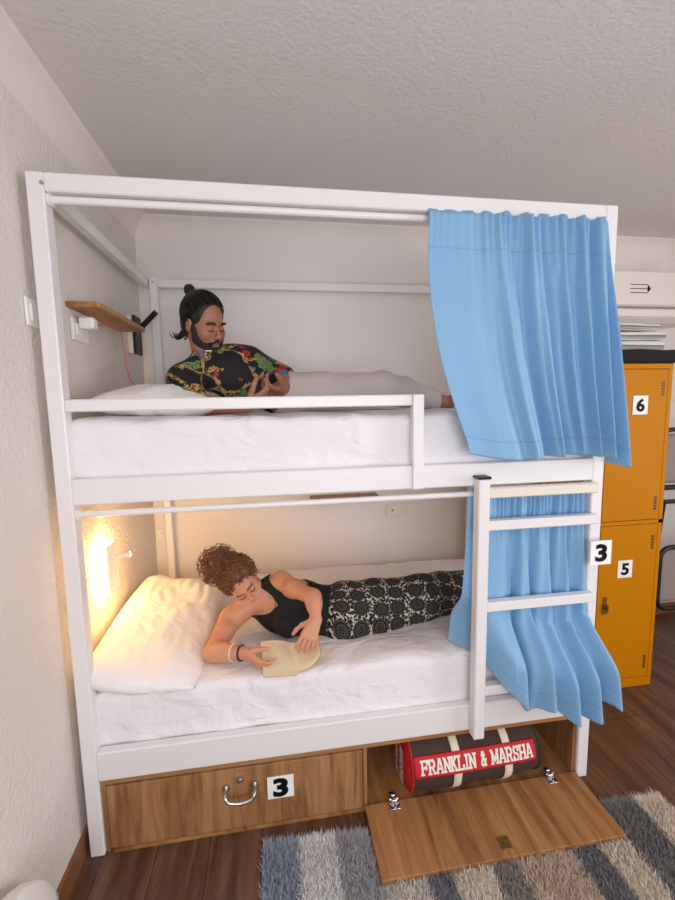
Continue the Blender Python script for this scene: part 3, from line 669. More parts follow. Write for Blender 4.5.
def wrap_text(txt, size, bold, xc, thc, parent, width=None, h=None):
    me = text_mesh(txt, size, bold, .0004, 1.06); co = np.empty(len(me.vertices)*3); me.vertices.foreach_get('co', co); co = co.reshape(-1, 3); mid = (co.max(0)+co.min(0))/2; w = co[:, 0].max()-co[:, 0].min(); hh = co[:, 1].max()-co[:, 1].min()
    sx = width/w if width else 1; sy = h/hh if h else 1
    for v in me.vertices: v.co = Vector(bagp(xc+(v.co.x-mid[0])*sx, thc+(v.co.y-mid[1])*sy/BR, .0085+v.co.z))
    return link('lettering', me, M['lettering'], parent)
# slab-serif capitals drawn stroke by stroke on the band
GL = {'F': [((0, 0), (0, 1)), ((0, 1), (.9, 1)), ((0, .52), (.65, .52)), ((-.18, 0), (.25, 0)), ((-.18, 1), (0, 1)), ((.9, 1), (.9, .78)), ((.65, .62), (.65, .42))],
 'R': [((0, 0), (0, 1)), ((0, 1), (.6, 1)), ((.6, 1), (.8, .88)), ((.8, .88), (.8, .62)), ((.8, .62), (.6, .5)), ((.6, .5), (0, .5)), ((.45, .5), (.85, 0)), ((-.18, 0), (.25, 0)), ((-.18, 1), (0, 1)), ((.75, 0), (1.0, 0))],
 'A': [((0, 0), (.42, 1)), ((.42, 1), (.58, 1)), ((.58, 1), (1, 0)), ((.2, .34), (.8, .34)), ((-.14, 0), (.2, 0)), ((.8, 0), (1.14, 0))],
 'N': [((0, 0), (0, 1)), ((0, 1), (.85, 0)), ((.85, 0), (.85, 1)), ((-.18, 0), (.2, 0)), ((-.18, 1), (.05, 1)), ((.65, 1), (1.05, 1))],
 'K': [((0, 0), (0, 1)), ((0, .45), (.75, 1)), ((.25, .6), (.8, 0)), ((-.18, 0), (.22, 0)), ((-.18, 1), (.22, 1)), ((.6, 1), (.95, 1)), ((.65, 0), (1.0, 0))],
 'L': [((0, 0), (0, 1)), ((0, 0), (.85, 0)), ((-.18, 0), (0, 0)), ((-.18, 1), (.25, 1)), ((.85, 0), (.85, .28))],
 'I': [((.2, 0), (.2, 1)), ((0, 0), (.4, 0)), ((0, 1), (.4, 1))],
 '&': [((.85, 0), (.2, .8)), ((.2, .8), (.32, 1)), ((.32, 1), (.52, .98)), ((.52, .98), (.58, .78)), ((.58, .78), (.1, .36)), ((.1, .36), (.1, .12)), ((.1, .12), (.3, 0)), ((.3, 0), (.55, .05)), ((.55, .05), (.85, .5))],
 'M': [((0, 0), (0, 1)), ((0, 1), (.5, .2)), ((.5, .2), (1, 1)), ((1, 1), (1, 0)), ((-.18, 0), (.2, 0)), ((-.18, 1), (.05, 1)), ((.95, 1), (1.18, 1)), ((.8, 0), (1.18, 0))],
 'S': [((.8, .78), (.7, .97)), ((.7, .97), (.2, 1)), ((.2, 1), (.02, .8)), ((.02, .8), (.15, .57)), ((.15, .57), (.7, .44)), ((.7, .44), (.82, .22)), ((.82, .22), (.65, .02)), ((.65, .02), (.15, 0)), ((.15, 0), (.02, .24)), ((.82, 1), (.82, .72)), ((.0, 0), (.0, .3))],
 'H': [((0, 0), (0, 1)), ((.85, 0), (.85, 1)), ((0, .5), (.85, .5)), ((-.18, 0), (.2, 0)), ((-.18, 1), (.2, 1)), ((.65, 0), (1.05, 0)), ((.65, 1), (1.05, 1))]}
def stroke_text(txt, put, H_, W_, th, gap):
    wd = {'I': .4, ' ': .35, 'M': 1.0, 'A': 1.0, '&': .9, 'L': .8}; xs = 0; mb = MB(); tot = sum((wd.get(c, .85)+gap) for c in txt)-gap; k = W_/tot
    for c in txt:
        for (a, b) in GL.get(c, []):
            a = np.array([(xs+a[0])*k, a[1]*H_]); b = np.array([(xs+b[0])*k, b[1]*H_]); d = b-a; l = np.linalg.norm(d); d = d/l; pn = np.array([-d[1], d[0]])*th/2
            m = 5; a = a-d*th*.4; b = b+d*th*.4; vs = []
            for i in range(m+1):
                p = a+(b-a)*i/m; vs += [put(*(p+pn)), put(*(p-pn))]
            mb.add(vs, [(2*i, 2*i+1, 2*i+3, 2*i+2) for i in range(m)])
        xs += wd.get(c, .85)+gap
    return mb
mb = stroke_text('FRANKLIN & MARSHA', lambda a, b: bagp(1.240+a, .20+b/BR*.98, .0095), .047, .475, .0082, .42); mb.build('lettering', M['lettering'], band, fix=False)
def endput(a, b):
    yy = .172-.085+b; zz = .26-a
    return (bx0-.0225+.0*b, yy, zz)
mb = MB()
for (txt, y0, hh, z0, ww) in (('FRANKLIN', .078, .034, .232, .16), ('MARSHA', .018, .042, .222, .14)):
    m2 = stroke_text(txt, lambda a, b, y0=y0, z0=z0: (bx0-.026+.006*abs(b-.02), y0+.042-b, z0-a), hh, ww, .007, .4); mb.add(m2.v, m2.f)
mb.build('lettering', M['lettering'], e1, fix=False)
hb = spline([bagp(1.40, 1.2, .006), (1.46, .12, .20+.055), (1.60, .12, .258), bagp(1.65, 1.2, .006)], 8)

# ------------------------------------------------------------------ rug
rug = thing('striped_rug', (1.4, -.6, 0), 'shaggy rug with grey, white, slate and beige stripes before the bed', 'rug')
def rugx(me, V):
    a = me.attributes.new('rx', 'FLOAT', 'POINT'); a.data.foreach_set('value', ((V[:, 0]-RX0)/(RX1-RX0)).astype(np.float32))
def ruged(x): return -.075-.047*(x-.62)
V = []; nx, ny = 80, 40
for j in range(ny+1):
    for i in range(nx+1):
        x = RX0+(RX1-RX0)*i/nx; y1 = ruged(x); y0 = -1.15; y = y1+(y0-y1)*j/ny
        V.append((x, y, .006+.001*math.sin(i*.9)))
V = np.array(V); F = [(j*(nx+1)+i, (j+1)*(nx+1)+i, (j+1)*(nx+1)+i+1, j*(nx+1)+i+1) for j in range(ny) for i in range(nx)]
me = mesh_np('base', V, F, False); rugx(me, V); o = link('base', me, M['rug'], rug); md = o.modifiers.new('thickness', 'SOLIDIFY'); md.thickness = .005
rng = np.random.default_rng(3); NB = 60000
x = rng.uniform(RX0, RX1, NB); yy = rng.uniform(0, 1, NB)**1.5; y = ruged(x)-.0-yy*.75
under = (x > 1.008) & (x < 1.955) & (y > -.272)
ln = rng.uniform(.012, .026, NB); lean = rng.normal(0, .010, (NB, 2)); lean[:, 1] += .006
edge = (y > ruged(x)-.02); lean[edge, 1] += .012
ln[under] = .004; lean[under] *= .1
w = .0016; ang = rng.uniform(0, PI, NB); dx = np.cos(ang)*w; dy = np.sin(ang)*w
A = np.stack((x-dx, y-dy, np.full(NB, .007)), 1); B = np.stack((x+dx, y+dy, np.full(NB, .007)), 1)
Mi = np.stack((x+lean[:, 0]*.45, y+lean[:, 1]*.45, .007+ln*.62), 1); off = np.stack((dx, dy, dx*0), 1)*.8
T_ = np.stack((x+lean[:, 0], y+lean[:, 1], .007+ln), 1)
V = np.stack((A, B, Mi+off, Mi-off, T_), 1).reshape(-1, 3); b5 = np.arange(NB)*5
X0 = np.repeat(x, 5)
Fq = np.stack((b5, b5+1, b5+2, b5+3), 1); Ft = np.stack((b5+3, b5+2, b5+4, b5+4), 1)
F3 = np.concatenate((np.stack((b5, b5+1, b5+2), 1), np.stack((b5, b5+2, b5+3), 1), np.stack((b5+3, b5+2, b5+4), 1)))
me = mesh_np('pile', V, F3, False); V2 = V.copy(); V2[:, 0] = X0; rugx(me, V2); o = link('pile', me, M['rug'], rug); o['kind'] = 'stuff'

# ------------------------------------------------------------------ locker and things on it
lk = thing('locker', (2.59, .70, 0), 'tall yellow metal two-door locker with number 6 and number 5 cards', 'locker')
lx0, lx1, ly0, ly1 = 2.385, 2.782, .462, .94
mb = MB(); mb.box(lx0, lx1, ly0+.018, ly1, .02, 1.80, .004); mb.box(lx0, lx1, ly0, ly0+.018, .0, .055); mb.box(lx0, lx1, ly0, ly0+.018, 1.775, 1.80); mb.box(lx0, lx0+.022, ly0, ly0+.018, .055, 1.775); mb.box(lx1-.022, lx1, ly0, ly0+.018, .055, 1.775); mb.box(lx0, lx1, ly0, ly0+.018, .948, .968)
mb.build('body', M['locker'], lk)
for z0, z1, ch, zc, xc in ((.971, 1.772, '6', 1.588, 2.596), (.058, .945, '5', .703, 2.567)):
    d = bx('door', lx0+.025, lx1-.025, ly0-.003, ly0+.014, z0, z1, M['locker'], lk, .003)
    digit_card(d, ch, xc, zc, ly0-.0035, .088, .098, .088, .003, 1.1)
    for zz in (z0+.09, z1-.10):
        mb = MB()
        for k in range(5): mb.box(lx1-.062, lx1-.046, ly0-.0050, ly0-.003, zz-.038+k*.016, zz-.027+k*.016)
        mb.build('vent', M['locker_dark'], d)
    mb = MB(); mb.tube([(lx0+.070, ly0-.003, (z0+z1)/2), (lx0+.070, ly0-.022, (z0+z1)/2)], .014, 12); mb.box(lx0+.058, lx0+.082, ly0-.006, ly0-.003, (z0+z1)/2-.05, (z0+z1)/2+.05, .001); mb.box(lx0+.064, lx0+.076, ly0-.030, ly0-.022, (z0+z1)/2-.03, (z0+z1)/2+.018, .002)
    mb.build('lock_handle', M['brass'], d)
softbox('folded_blanket', (lx0+.005, ly0-.008, 1.801), (lx1+.03, ly1-.02, 1.872), .02, .02, M['dark'], None, lambda p, d: p+np.array([0, 0, .006*noise.noise(Vector(p*9))*(p[2] > 1.83)]))
tag(bpy.data.objects['folded_blanket'], 'folded black blanket lying on top of the yellow locker', 'blanket')
for k, (dx, z0, h_, ang, ml) in enumerate(((.0, 1.876, .046, .05, 'thick grey striped towel at the bottom of the pile on the locker'), (.012, 1.926, .044, -.06, 'grey striped towel in the middle of the pile on the locker'), (-.008, 1.974, .036, .10, 'top towel of the grey striped pile on the locker'))):
    ca, sa = math.cos(ang), math.sin(ang); cx, cy = 2.60+dx, .62
    def fn(p, d, k=k, ca=ca, sa=sa, cx=cx, cy=cy):
        q = p-np.array([cx, cy, 0]); p = np.array([cx+q[0]*ca-q[1]*sa, cy+q[0]*sa+q[1]*ca, p[2]]); p[2] += .005*noise.noise(Vector((p[0]*7+k*4, p[1]*7, 0))); return p
    o = softbox('folded_towel', (cx-.17+k*.01, cy-.125, z0), (cx+.165-k*.01, cy+.13, z0+h_), .012, .018, M['towel'], None, fn); tag(o, ml, 'towel', 'folded towels piled on the locker')
# air conditioner
ac = thing('air_conditioner', (3.05, 1.0, 2.10), 'white wall-mounted air conditioner above the yellow locker', 'air conditioner')
prof = [(1.128, 2.10), (.95, 2.10), (.905, 2.125), (.892, 2.18), (.890, 2.365), (.905, 2.40), (1.128, 2.405)]
vs = [(xx, a, b) for xx in (2.60, 3.42) for a, b in prof]; n_ = len(prof)
MB().add(vs, [(i, (i+1) % n_, n_+(i+1) % n_, n_+i) for i in range(n_)]+[tuple(range(n_))[::-1], tuple(range(n_, 2*n_))]).build('body', M['ac'], ac)
bx('front_panel', 2.605, 3.415, .878, .888, 2.195, 2.395, M['ac'], ac, .004)
bx('louver', 2.66, 3.36, .886, .900, 2.128, 2.172, M['ac'], ac, .003)
bx('air_slot', 2.64, 3.38, .8885, .893, 2.176, 2.190, M['greyfab'], ac, .001)
mb = MB()
for zz in (2.268, 2.292, 2.316): mb.box(2.890, 3.010, .8768, .8778, zz-.002, zz+.002)
mb.add([(3.010, .8765, 2.318), (3.034, .8765, 2.292), (3.010, .8765, 2.266)], [(0, 1, 2)]); mb.build('arrow_mark', M['ink'], ac, fix=False)

# ------------------------------------------------------------------ black folding frame right of the locker
fb = thing('folding_bed', (3.25, .78, 0), 'black tube-framed folding bed standing upright right of the locker', 'folding bed')
def loop(x0, x1, z0, z1, y, r=.07):
    P = []
    for cx, cz, a0 in ((x1-r, z1-r, 0), (x0+r, z1-r, 90), (x0+r, z0+r, 180), (x1-r, z0+r, 270)):
        for k in range(7): a = math.radians(a0+15*k); P.append((cx+r*math.cos(a), y, cz+r*math.sin(a)))
    return P+[P[0]]
tb('frame', loop(3.035, 3.60, .98, 1.43, .74), .014, M['black_plastic'], fb, 12); tb('frame', loop(3.045, 3.60, .30, .70, .70), .014, M['black_plastic'], fb, 12)
tb('crossbar', [(3.035, .74, 1.07), (3.60, .74, 1.07)], .016, M['black_plastic'], fb); tb('leg', [(3.10, .75, .99), (3.10, .84, .02)], .013, M['black_plastic'], fb); tb('leg', [(3.54, .75, .99), (3.54, .84, .02)], .013, M['black_plastic'], fb)
softbox('cushion', (3.07, .75, 1.09), (3.57, .80, 1.40), .02, .03, M['greyfab'], fb); softbox('cushion', (3.07, .715, .33), (3.57, .755, .67), .018, .03, M['greyfab'], fb)

# ------------------------------------------------------------------ wall fittings
ls = thing('reading_lamp', (-.03, .38, .85), 'lit white reading lamp glowing warm on the wall over the lower pillow', 'wall lamp', None)
bx('diffuser', -.029, .008, .318, .412, .850, 1.050, M['glow'], ls, .003); bx('cover', .0085, .018, .314, .416, .846, 1.054, M['glow_cover'], ls, .003)
tb('spot_arm', [(.018, .385, .992), (.024, .385, .992), (.038, .395, .990), (.068, .410, .986)], [.007, .007, .0115, .0115], M['cream'], ls, 14)
tb('lens', [(.0682, .4102, .9858), (.0700, .4112, .9855)], .0095, M['lens'], ls, 14)  # emissive tip added to spread warm light over pillow and bunk
ld = thing('reading_lamp', (-.03, .94, 1.92), 'black reading lamp, unlit, on the wall beside the upper pillow', 'wall lamp', None)
bx('back_box', -.029, -.004, .885, .995, 1.905, 2.095, M['cream'], ld, .003); bx('cover', -.0035, .012, .89, .99, 1.90, 2.10, M['black_plastic'], ld, .003)
tb('spot_arm', [(.012, .93, 2.03), (.025, .93, 2.035), (.035, .925, 2.045), (.118, .895, 2.115)], [.008, .008, .014, .014], M['black_plastic'], ld, 14)
sh = bx('wall_shelf', -.029, .088, .25, .79, 1.995, 2.015, M['shelf'], None, .002); tag(sh, 'small wooden shelf board on the left wall above the upper pillow', 'shelf')
o = bx('small_box', .0, .055, .34, .42, 2.016, 2.036, M['white'], None, .003); tag(o, 'small white flat case lying on the wooden wall shelf', 'case')
sk = thing('power_socket', (-.03, .30, 1.90), 'white wall socket below the near end of the wooden shelf', 'socket')
bx('plate', -.029, -.018, .27, .40, 1.88, 1.965, M['white'], sk, .003); bx('socket_face', -.018, -.010, .285, .335, 1.90, 1.945, M['white'], sk, .003)
pl = thing('phone_charger', (-.01, .31, 1.92), 'white charger plugged in under the shelf with a pink cable hanging', 'charger')
bx('plug', -.009, .045, .29, .335, 1.925, 1.968, M['white'], pl, .006); bx('connector', .018, .028, .336, .352, 1.940, 1.950, M['black_plastic'], pl, .002)
tb('cable', spline([(.023, .352, 1.945), (.03, .50, 1.975), (.03, .62, 1.965), (.025, .66, 1.90), (.03, .67, 1.80), (.05, .66, 1.74), (.10, .62, 1.722)], 8), .0028, M['pink'], pl, 8)
sw = thing('light_switch', (-.03, .04, 1.88), 'white switch plate on the wall left of the front post', 'switch'); bx('plate', -.029, -.021, -.015, .075, 1.880, 1.968, M['white'], sw, .003); bx('rocker', -.021, -.017, .002, .058, 1.897, 1.951, M['white'], sw, .002)
s2 = thing('power_socket', (-.03, .22, .90), 'white wall socket left of the lit lamp', 'socket'); bx('plate', -.029, -.021, .175, .258, .893, .978, M['white'], s2, .003); bx('socket_face', -.021, -.017, .19, .243, .908, .963, M['white'], s2, .002)
s3 = thing('power_socket', (1.50, 1.13, .89), 'pale round-holed socket on the back wall under the upper bunk', 'socket'); bx('plate', 1.415, 1.585, BY-.010, BY-.001, .882, .962, M['cream'], s3, .003); tb('socket_hole', [(1.455, BY-.011, .922), (1.455, BY-.014, .922)], .020, M['white'], s3, 20); tb('pin_hole', [(1.455, BY-.0142, .922), (1.455, BY-.016, .922)], .009, M['greyfab'], s3, 12)
s4 = thing('wall_button', (-.01, 1.11, .86), 'small white round push button in the wall corner by the rear post', 'button'); bx('plate', -.025, .02, BY-.014, BY-.001, .83, .89, M['white'], s4, .003); tb('button', [(-.002, BY-.014, .86), (-.002, BY-.024, .86)], .012, M['white'], s4, 14)
wb = bx('wall_shelf', .915, 1.345, BY-.12, BY-.002, 1.015, 1.045, M['shelf'], None, .002); tag(wb, 'wooden shelf board on the back wall just under the upper bunk', 'shelf')
# white rounded chair corner, bottom left
tc = thing('tub_seat', (-.0, -.60, 0), 'glossy white rounded seat by the wall in the bottom left corner', 'seat')
def seat(z0, z1, x0, x1, y0, y1, name, mat, rc=.16):
    V = []; F = []; m = 56; cx, cy, hx, hy = (x0+x1)/2, (y0+y1)/2, (x1-x0)/2, (y1-y0)/2
    lv = [(z0, .93), (z0+.02, .98), ((z0+z1)/2, 1.0)]+[(z1-rc+rc*math.sin(a), 1-(1-math.cos(a))*rc/hy*1.0) for a in np.linspace(.1, PI/2, 9)]+[(z1+.001, .3), (z1+.001, .01)]
    for z, f in lv:
        fx = 1-(1-f)*.6
        for k in range(m):
            a = 2*PI*k/m; c_, s_ = math.cos(a), math.sin(a); V.append((cx+hx*fx*abs(c_)**.5*(1 if c_ > 0 else -1), cy+hy*f*abs(s_)**.5*(1 if s_ > 0 else -1), z))
    F = [(i*m+k, i*m+(k+1) % m, (i+1)*m+(k+1) % m, (i+1)*m+k) for i in range(len(lv)-1) for k in range(m)]+[tuple(range(m))[::-1]]
    return MB().add(V, F).build(name, mat, tc, True)
seat(.02, .455, -.012, .075, -1.15, -.285, 'shell', M['white'], .27)
for yy in (-1.05, -.37):
    for xx in (.015, .055): tb('foot', [(xx, yy, 0), (xx, yy, .03)], .012, M['black_plastic'], tc)
# ------------------------------------------------------------------ the man on the upper bunk
man = thing('person', (.85, .5, 1.585), 'bearded person with dark tied-back hair in black printed T-shirt looking at phone', 'person')
S = SDF()
SR, SL = at(184, 380, .37), at(249, 362, .58); N = at(210, 362, .48); P = np.array([.765, .56, 1.680])
Lp = (.25, .95, .1)
U, Lf, Fw, Lpn, Fp = torso(S, SR, SL, N, P, Lp, rib=(.135, .088, .13), bel=(.12, .085, .14), pel=(.145, .095, .11))
hc = at(205, 325, .47); hf = nrm((.66, -.62, -.36)); hu = nrm((-.05, -.12, 1)); HR = basis(hf, hu)
T = head(S, hc, HR, .97, True)
S.cone(N+U*.01, T(0, -.025, -.06), .056, .052, .03, 'neck')
ER, WR_ = at(194, 408, .26), at(246, 408, .21); EL, WL = at(295, 384, .52), at(281, 389, .38)
ER[2] = max(ER[2], 1.630); WR_[2] = max(WR_[2], 1.618)
limb(S, SR, ER, WR_, (.052, .045, .038, .038, .026)); limb(S, SL, EL, WL, (.050, .044, .038, .037, .026))
ph = at(263, 385, .31)
hand(S, WR_, (at(262, 397, .24)-WR_), (.2, .5, .7), 1, (.35, .6, .5), .95)
hand(S, WL, (at(262, 388, .30)-WL), (-.2, -.1, .9), -1, (.55, .7, .6), .95)
hipR, hipL = P+nrm(Lp)*-.085, P+nrm(Lp)*.085
KR, AR = np.array([1.23, .50, 1.700]), np.array([1.60, .68, 1.622]); KL, AL = np.array([1.26, .68, 1.705]), np.array([1.62, .80, 1.625])
limb(S, hipR, KR, AR, (.082, .072, .055, .054, .036), .03, ('th', 'sh')); limb(S, hipL, KL, AL, (.082, .072, .055, .054, .036), .03, ('th', 'sh'))
for A_ in (AR, AL):
    S.cone(A_, A_+np.array([.03, 0, -.012]), .036, .030, .02, 'foot'); S.cone(A_+np.array([.03, 0, -.008]), A_+np.array([.11, -.05, .02]), .030, .024, .025, 'foot'); S.cone(A_+np.array([.11, -.05, .02]), A_+np.array([.15, -.075, .02]), .024, .014, .015, 'foot')
    for q in range(5): S.cone(A_+np.array([.145, -.075, .002+.011*q]), A_+np.array([.172-.004*q, -.09, .002+.011*q]), .008, .007, .003, 'foot')
S.build('body', .004, M['skin_m'], man, ground=1.583)
face_details(man, T, HR, .97, M['hair_black'], M['lip_m'], .0046)
# shirt
G = S.sub(.011, ('torso', 'pelvis'))
for (a, b) in ((SR, ER), (SL, EL)):
    e = a+(b-a)*.86; G.cone(a, e, .064, .060, .02, '', 'u', (a+(b-a)*.80, b-a))
nd = nrm(T(0, -.025, -.06)-N); G.cone(N+nd*.012, N+nd*.12, .058, .075, .004, '', 's', None); G.build('t_shirt', .004, M['shirt'], man, planes=[(P-U*.02, -U)], ground=1.5805)
NB_ = basis(np.cross(nd, nrm(SR-SL)), nd); tb('collar', [N+nd*.026+.0625*(NB_[:, 0]*math.cos(a)+NB_[:, 1]*math.sin(a)) for a in np.linspace(0, 2*PI, 33)], .005, M['white'], man, 8)['label'] = 'thin pale collar edge'
G = S.sub(.013, ('th', 'pelvis'), 1); G2 = S.sub(.016, ('sh',)); G.p += G2.p
G.build('trousers', .0045, M['beige'], man, planes=[(P+U*.035, U), ((1.565, .7, 1.62), (1, .1, 0))], ground=1.5795)
# hair
G = SDF()
G.ell(T(0, -.022, .042), np.array([.082, .100, .093])*.97, HR, .01); G.ell(T(0, -.070, -.005), np.array([.070, .058, .085])*.97, HR, .02)
G.ell(T(0, .090, .004), np.array([.067, .112, .101])*.97, HR, .004, '', 's')
G.build('hair', .003, M['hair_black'], man, planes=[(T(0, -.06, -.085), HR@np.array([0, .3, -1.]))])
G = SDF(); bd = HR@nrm((.15, -.75, .8)); bc = T(.0, -.108, .088); G.cone(bc, bc+bd*.045, .017, .021, .01); G.ell(bc+bd*.045, (.023, .021, .024), HR, .01); bun = G.build('hair_bun', .003, M['hair_black'], man)
mb = MB()
def strands(mb, n, target, r, rad=np.array([.0835, .1015, .0945])*1.0, lift=.0, wave=.002):
    for k in range(n):
        a = -2.3+4.6*(k+random.random()*.8)/n; ca = math.cos(a); hl = np.array([math.sin(a)*.080, .060*max(ca, 0)**.7-.012-.05*max(-ca, 0)+.022, .092*ca-.030])
        sk_ = random.random()*.35; st = nrm(hl/rad); en = nrm((np.array(target)+np.random.default_rng(k).normal(size=3)*.008)/rad); pts = []; ph0 = random.random()*6
        for i in range(16):
            t = sk_+(1-sk_)*i/15; q = nrm(st*(1-t)+en*t)*rad*(1+lift*math.sin(PI*t)+wave/.09*math.sin(ph0+t*9)); pts.append(T(0, -.022, .042)+HR@(q*.985))
        mb.tube(pts, [r*(.5+.5*math.sin(PI*(i+1)/17)) for i in range(16)], 5)
strands(mb, 260, (0, -.10, .052), .0034, np.array([.085, .1035, .0965]), .01, .003); mb.build('hair_strands', M['hair_black'], man, True)
mb = MB()
for k in range(26):
    o_ = (random.random()-.5)*.05; l_ = .8+.4*random.random(); mb.tube(spline([T(-.03+o_, -.085, -.040), T(-.036+o_, -.108, -.075), T(-.040+o_, -.125*l_-.01, -.098), T(-.044+o_, -.150*l_, -.088+.01*random.random())], 5), [.0045*(1-i/16)+.0005 for i in range(16)], 6)
mb.build('loose_curls', M['hair_black'], man, True)
G = SDF(); q = .97
G.ell(T(0, .034, -.080), np.array([.058, .058, .042])*q, HR, .012); G.ell(T(0, .080, -.106), np.array([.032, .024, .026])*q, HR, .015)
for sx in (-1, 1):
    G.cone(T(sx*.069, .010, -.005), T(sx*.060, .030, -.055), .011, .018, .014); G.cone(T(sx*.060, .030, -.055), T(sx*.030, .064, -.085), .016, .018, .014); G.cone(T(0, .0985, -.047), T(sx*.028, .085, -.062), .0052, .0048, .006); G.cone(T(sx*.028, .085, -.062), T(sx*.03, .07, -.085), .006, .010, .01)
G.ell(T(0, .098, -.0625), np.array([.017, .016, .0075])*q, HR, .004, '', 's')
G.build('beard', .0028, M['beard'], man)
# phone
pz = nrm((-.40, .42, .62)); px_ = nrm((.75, .1, .50)); px_ = nrm(px_-pz*(px_@pz)); py_ = np.cross(pz, px_)
PM = Matrix([list(v) for v in np.stack((px_, py_, pz), 1)]).to_4x4(); PM.translation = Vector(ph+np.array([0, 0, .006]))
pho = thing('mobile_phone', tuple(ph), 'dark mobile phone held in the hands of the reclining person', 'phone')
MB().box(-.072, .072, -.036, .036, -.004, .004, .002, PM).build('case', M['phone'], pho); MB().box(-.068, .068, -.032, .032, .004, .0048, .0, PM).build('screen', M['screen'], pho)

# ------------------------------------------------------------------ the woman on the lower bunk
wom = thing('person', (1.0, .3, .602), 'person with curly brown tied-up hair in black tank top reading on lower bunk', 'person')
S = SDF()
SR, SL = at(231, 619, .33), at(281, 583, .36); N = at(258, 600, .39); P = at(345, 615, .32); Lp = (.05, .22, .97)
U, Lf, Fw, Lpn, Fp = torso(S, SR, SL, N, P, Lp, rib=(.122, .082, .15), bel=(.100, .076, .14), pel=(.128, .095, .11), shr=.044)
ln = np.linalg.norm(N-P)
for sx in (-1, 1): S.ell(P+U*ln*.60+Fw*.070+Lf*sx*.062, (.055, .05, .055), np.stack((Lf, Fw, U), 1), .03, 'torso')
hc = at(243, 581, .38); r_, u_, t_ = CM[:, 0], CM[:, 1], CM[:, 2]
hu = nrm(-.44*r_+.60*u_+.66*t_); hf = nrm(.44*r_-.46*u_+.77*t_); HR = basis(hf, hu)
T = head(S, hc, HR, .93, False)
S.cone(N+U*.0, T(0, -.025, -.06), .045, .043, .03, 'neck')
ER, WR_ = np.array([.440, .165, .646]), np.array([.575, .098, .668]); EL, WL = at(313, 597, .175), at(316, 619, .10)
limb(S, SR, ER, WR_, (.046, .040, .035, .034, .023)); limb(S, SL, EL, WL, (.042, .036, .031, .030, .021))
hand(S, WR_, (.62, -.50, -.30), (.75, .5, .3), 1, (.35, .45, .4), .86)
hand(S, WL, (at(308, 639, .055)-WL), (-.35, .35, -.85), -1, (.25, .35, .35), .84)
hipR, hipL = P-nrm(Lp)*.058, P+nrm(Lp)*.056
KR, AR = np.array([1.37, .35, .668]), np.array([1.73, .46, .650]); KL, AL = np.array([1.38, .37, .722]), np.array([1.74, .50, .690])
limb(S, hipR, KR, AR, (.072, .066, .050, .048, .034), .03, ('th', 'sh')); limb(S, hipL, KL, AL, (.072, .066, .050, .048, .034), .03, ('th', 'sh'))
for A_ in (AR, AL):
    S.cone(A_, A_+np.array([.04, .0, .0]), .034, .030, .02, 'foot'); S.cone(A_+np.array([.04, 0, .0]), A_+np.array([.09, -.09, .0]), .028, .020, .025, 'foot')
    for q in range(5): S.cone(A_+np.array([.08, -.09, -.016+.009*q]), A_+np.array([.095, -.125, -.016+.009*q]), .008, .007, .003, 'foot')
S.build('body', .0038, M['skin_w'], wom, ground=.603)
face_details(wom, T, HR, .93, M['hair_brown'], M['lip_w'], .0030)
G = S.sub(.0075, ('torso', 'pelvis')); nn = N+U*.0
G.ell(N+Fw*.075+U*.015, (.062, .085, .105), np.stack((Lf, Fw, U), 1), .008, '', 's'); G.ell(N-Fw*.05+U*.03, (.055, .07, .06), np.stack((Lf, Fw, U), 1), .008, '', 's')
for Sx, sg in ((SR, -1), (SL, 1)): G.ell(Sx+Lf*sg*.022-U*.03, (.064, .10, .088), np.stack((Lf, Fw, U), 1), .006, '', 's')
G.build('tank_top', .0036, M['black_tank'], wom, planes=[(P+U*.0, -U), (N+U*.03, U)], ground=.6015)
G = S.sub(.016, ('th', 'pelvis')); G2 = S.sub(.022, ('sh',)); G.p += G2.p
G.cone(P, (KR+KL)/2, .09, .078, .06); G.cone((KR+KL)/2, (AR+AL)/2, .078, .05, .05)
def uvp(V):
    axp = np.array([1.0, .12, 0]); c = P+np.outer((V[:, 0]-P[0]), axp); th = np.arctan2(V[:, 2]-.74+.12*(V[:, 0]-.96), -(V[:, 1]-c[:, 1]-.0)); return np.stack((V[:, 0], th*.125), 1)
G.build('patterned_trousers', .0045, M['print'], wom, planes=[(P+U*.118, U), ((1.70, .4, .65), (1, .2, 0))], uvfn=uvp, ground=.6005)
# hair: cap, bun and curls
G = SDF(); G.ell(T(0, -.018, .042), np.array([.088, .100, .094])*.93, HR, .01); G.ell(T(0, -.062, -.00), np.array([.068, .052, .066])*.93, HR, .02)
G.build('hair', .0035, M['hair_brown'], wom, planes=[(T(0, .066, .080), HR@nrm((0, .80, -.60)))])
bunc = T(-.035, -.075, .115)
def curls(mb, c, rad, n, r=.0022, lo=.5):
    for _ in range(n):
        d = nrm(np.random.default_rng(random.randrange(10**6)).normal(size=3)); st = c+rad*d*lo; a = nrm(np.cross(d, (random.random(), random.random(), .3))); b = np.cross(d, a); pts = []; R0 = .008+.010*random.random(); ph0 = random.random()*6; tw = 2+3*random.random(); dr = nrm(d+.7*a*(random.random()-.5))
        for i in range(15):
            t = i/14; pts.append(st+rad*dr*(t*.75)+R0*(a*math.cos(ph0+tw*2*t*2)+b*math.sin(ph0+tw*2*t*2)))
        mb.tube(pts, [r*(1-.6*i/14) for i in range(15)], 5)
G = SDF(); G.ell(bunc, (.045, .042, .045), HR, .01); G.ell(T(-.02, -.07, .09), (.035, .035, .035), HR, .02); bun = G.build('hair_bun', .004, M['hair_brown'], wom)
mb = MB(); curls(mb, bunc, np.array([.066]*3), 190, .0026, .7); curls(mb, T(-.05, -.075, .03), np.array([.05]*3), 45, .0022, .5); mb.build('bun_curls', M['hair_brown'], bun, True)
mb = MB()
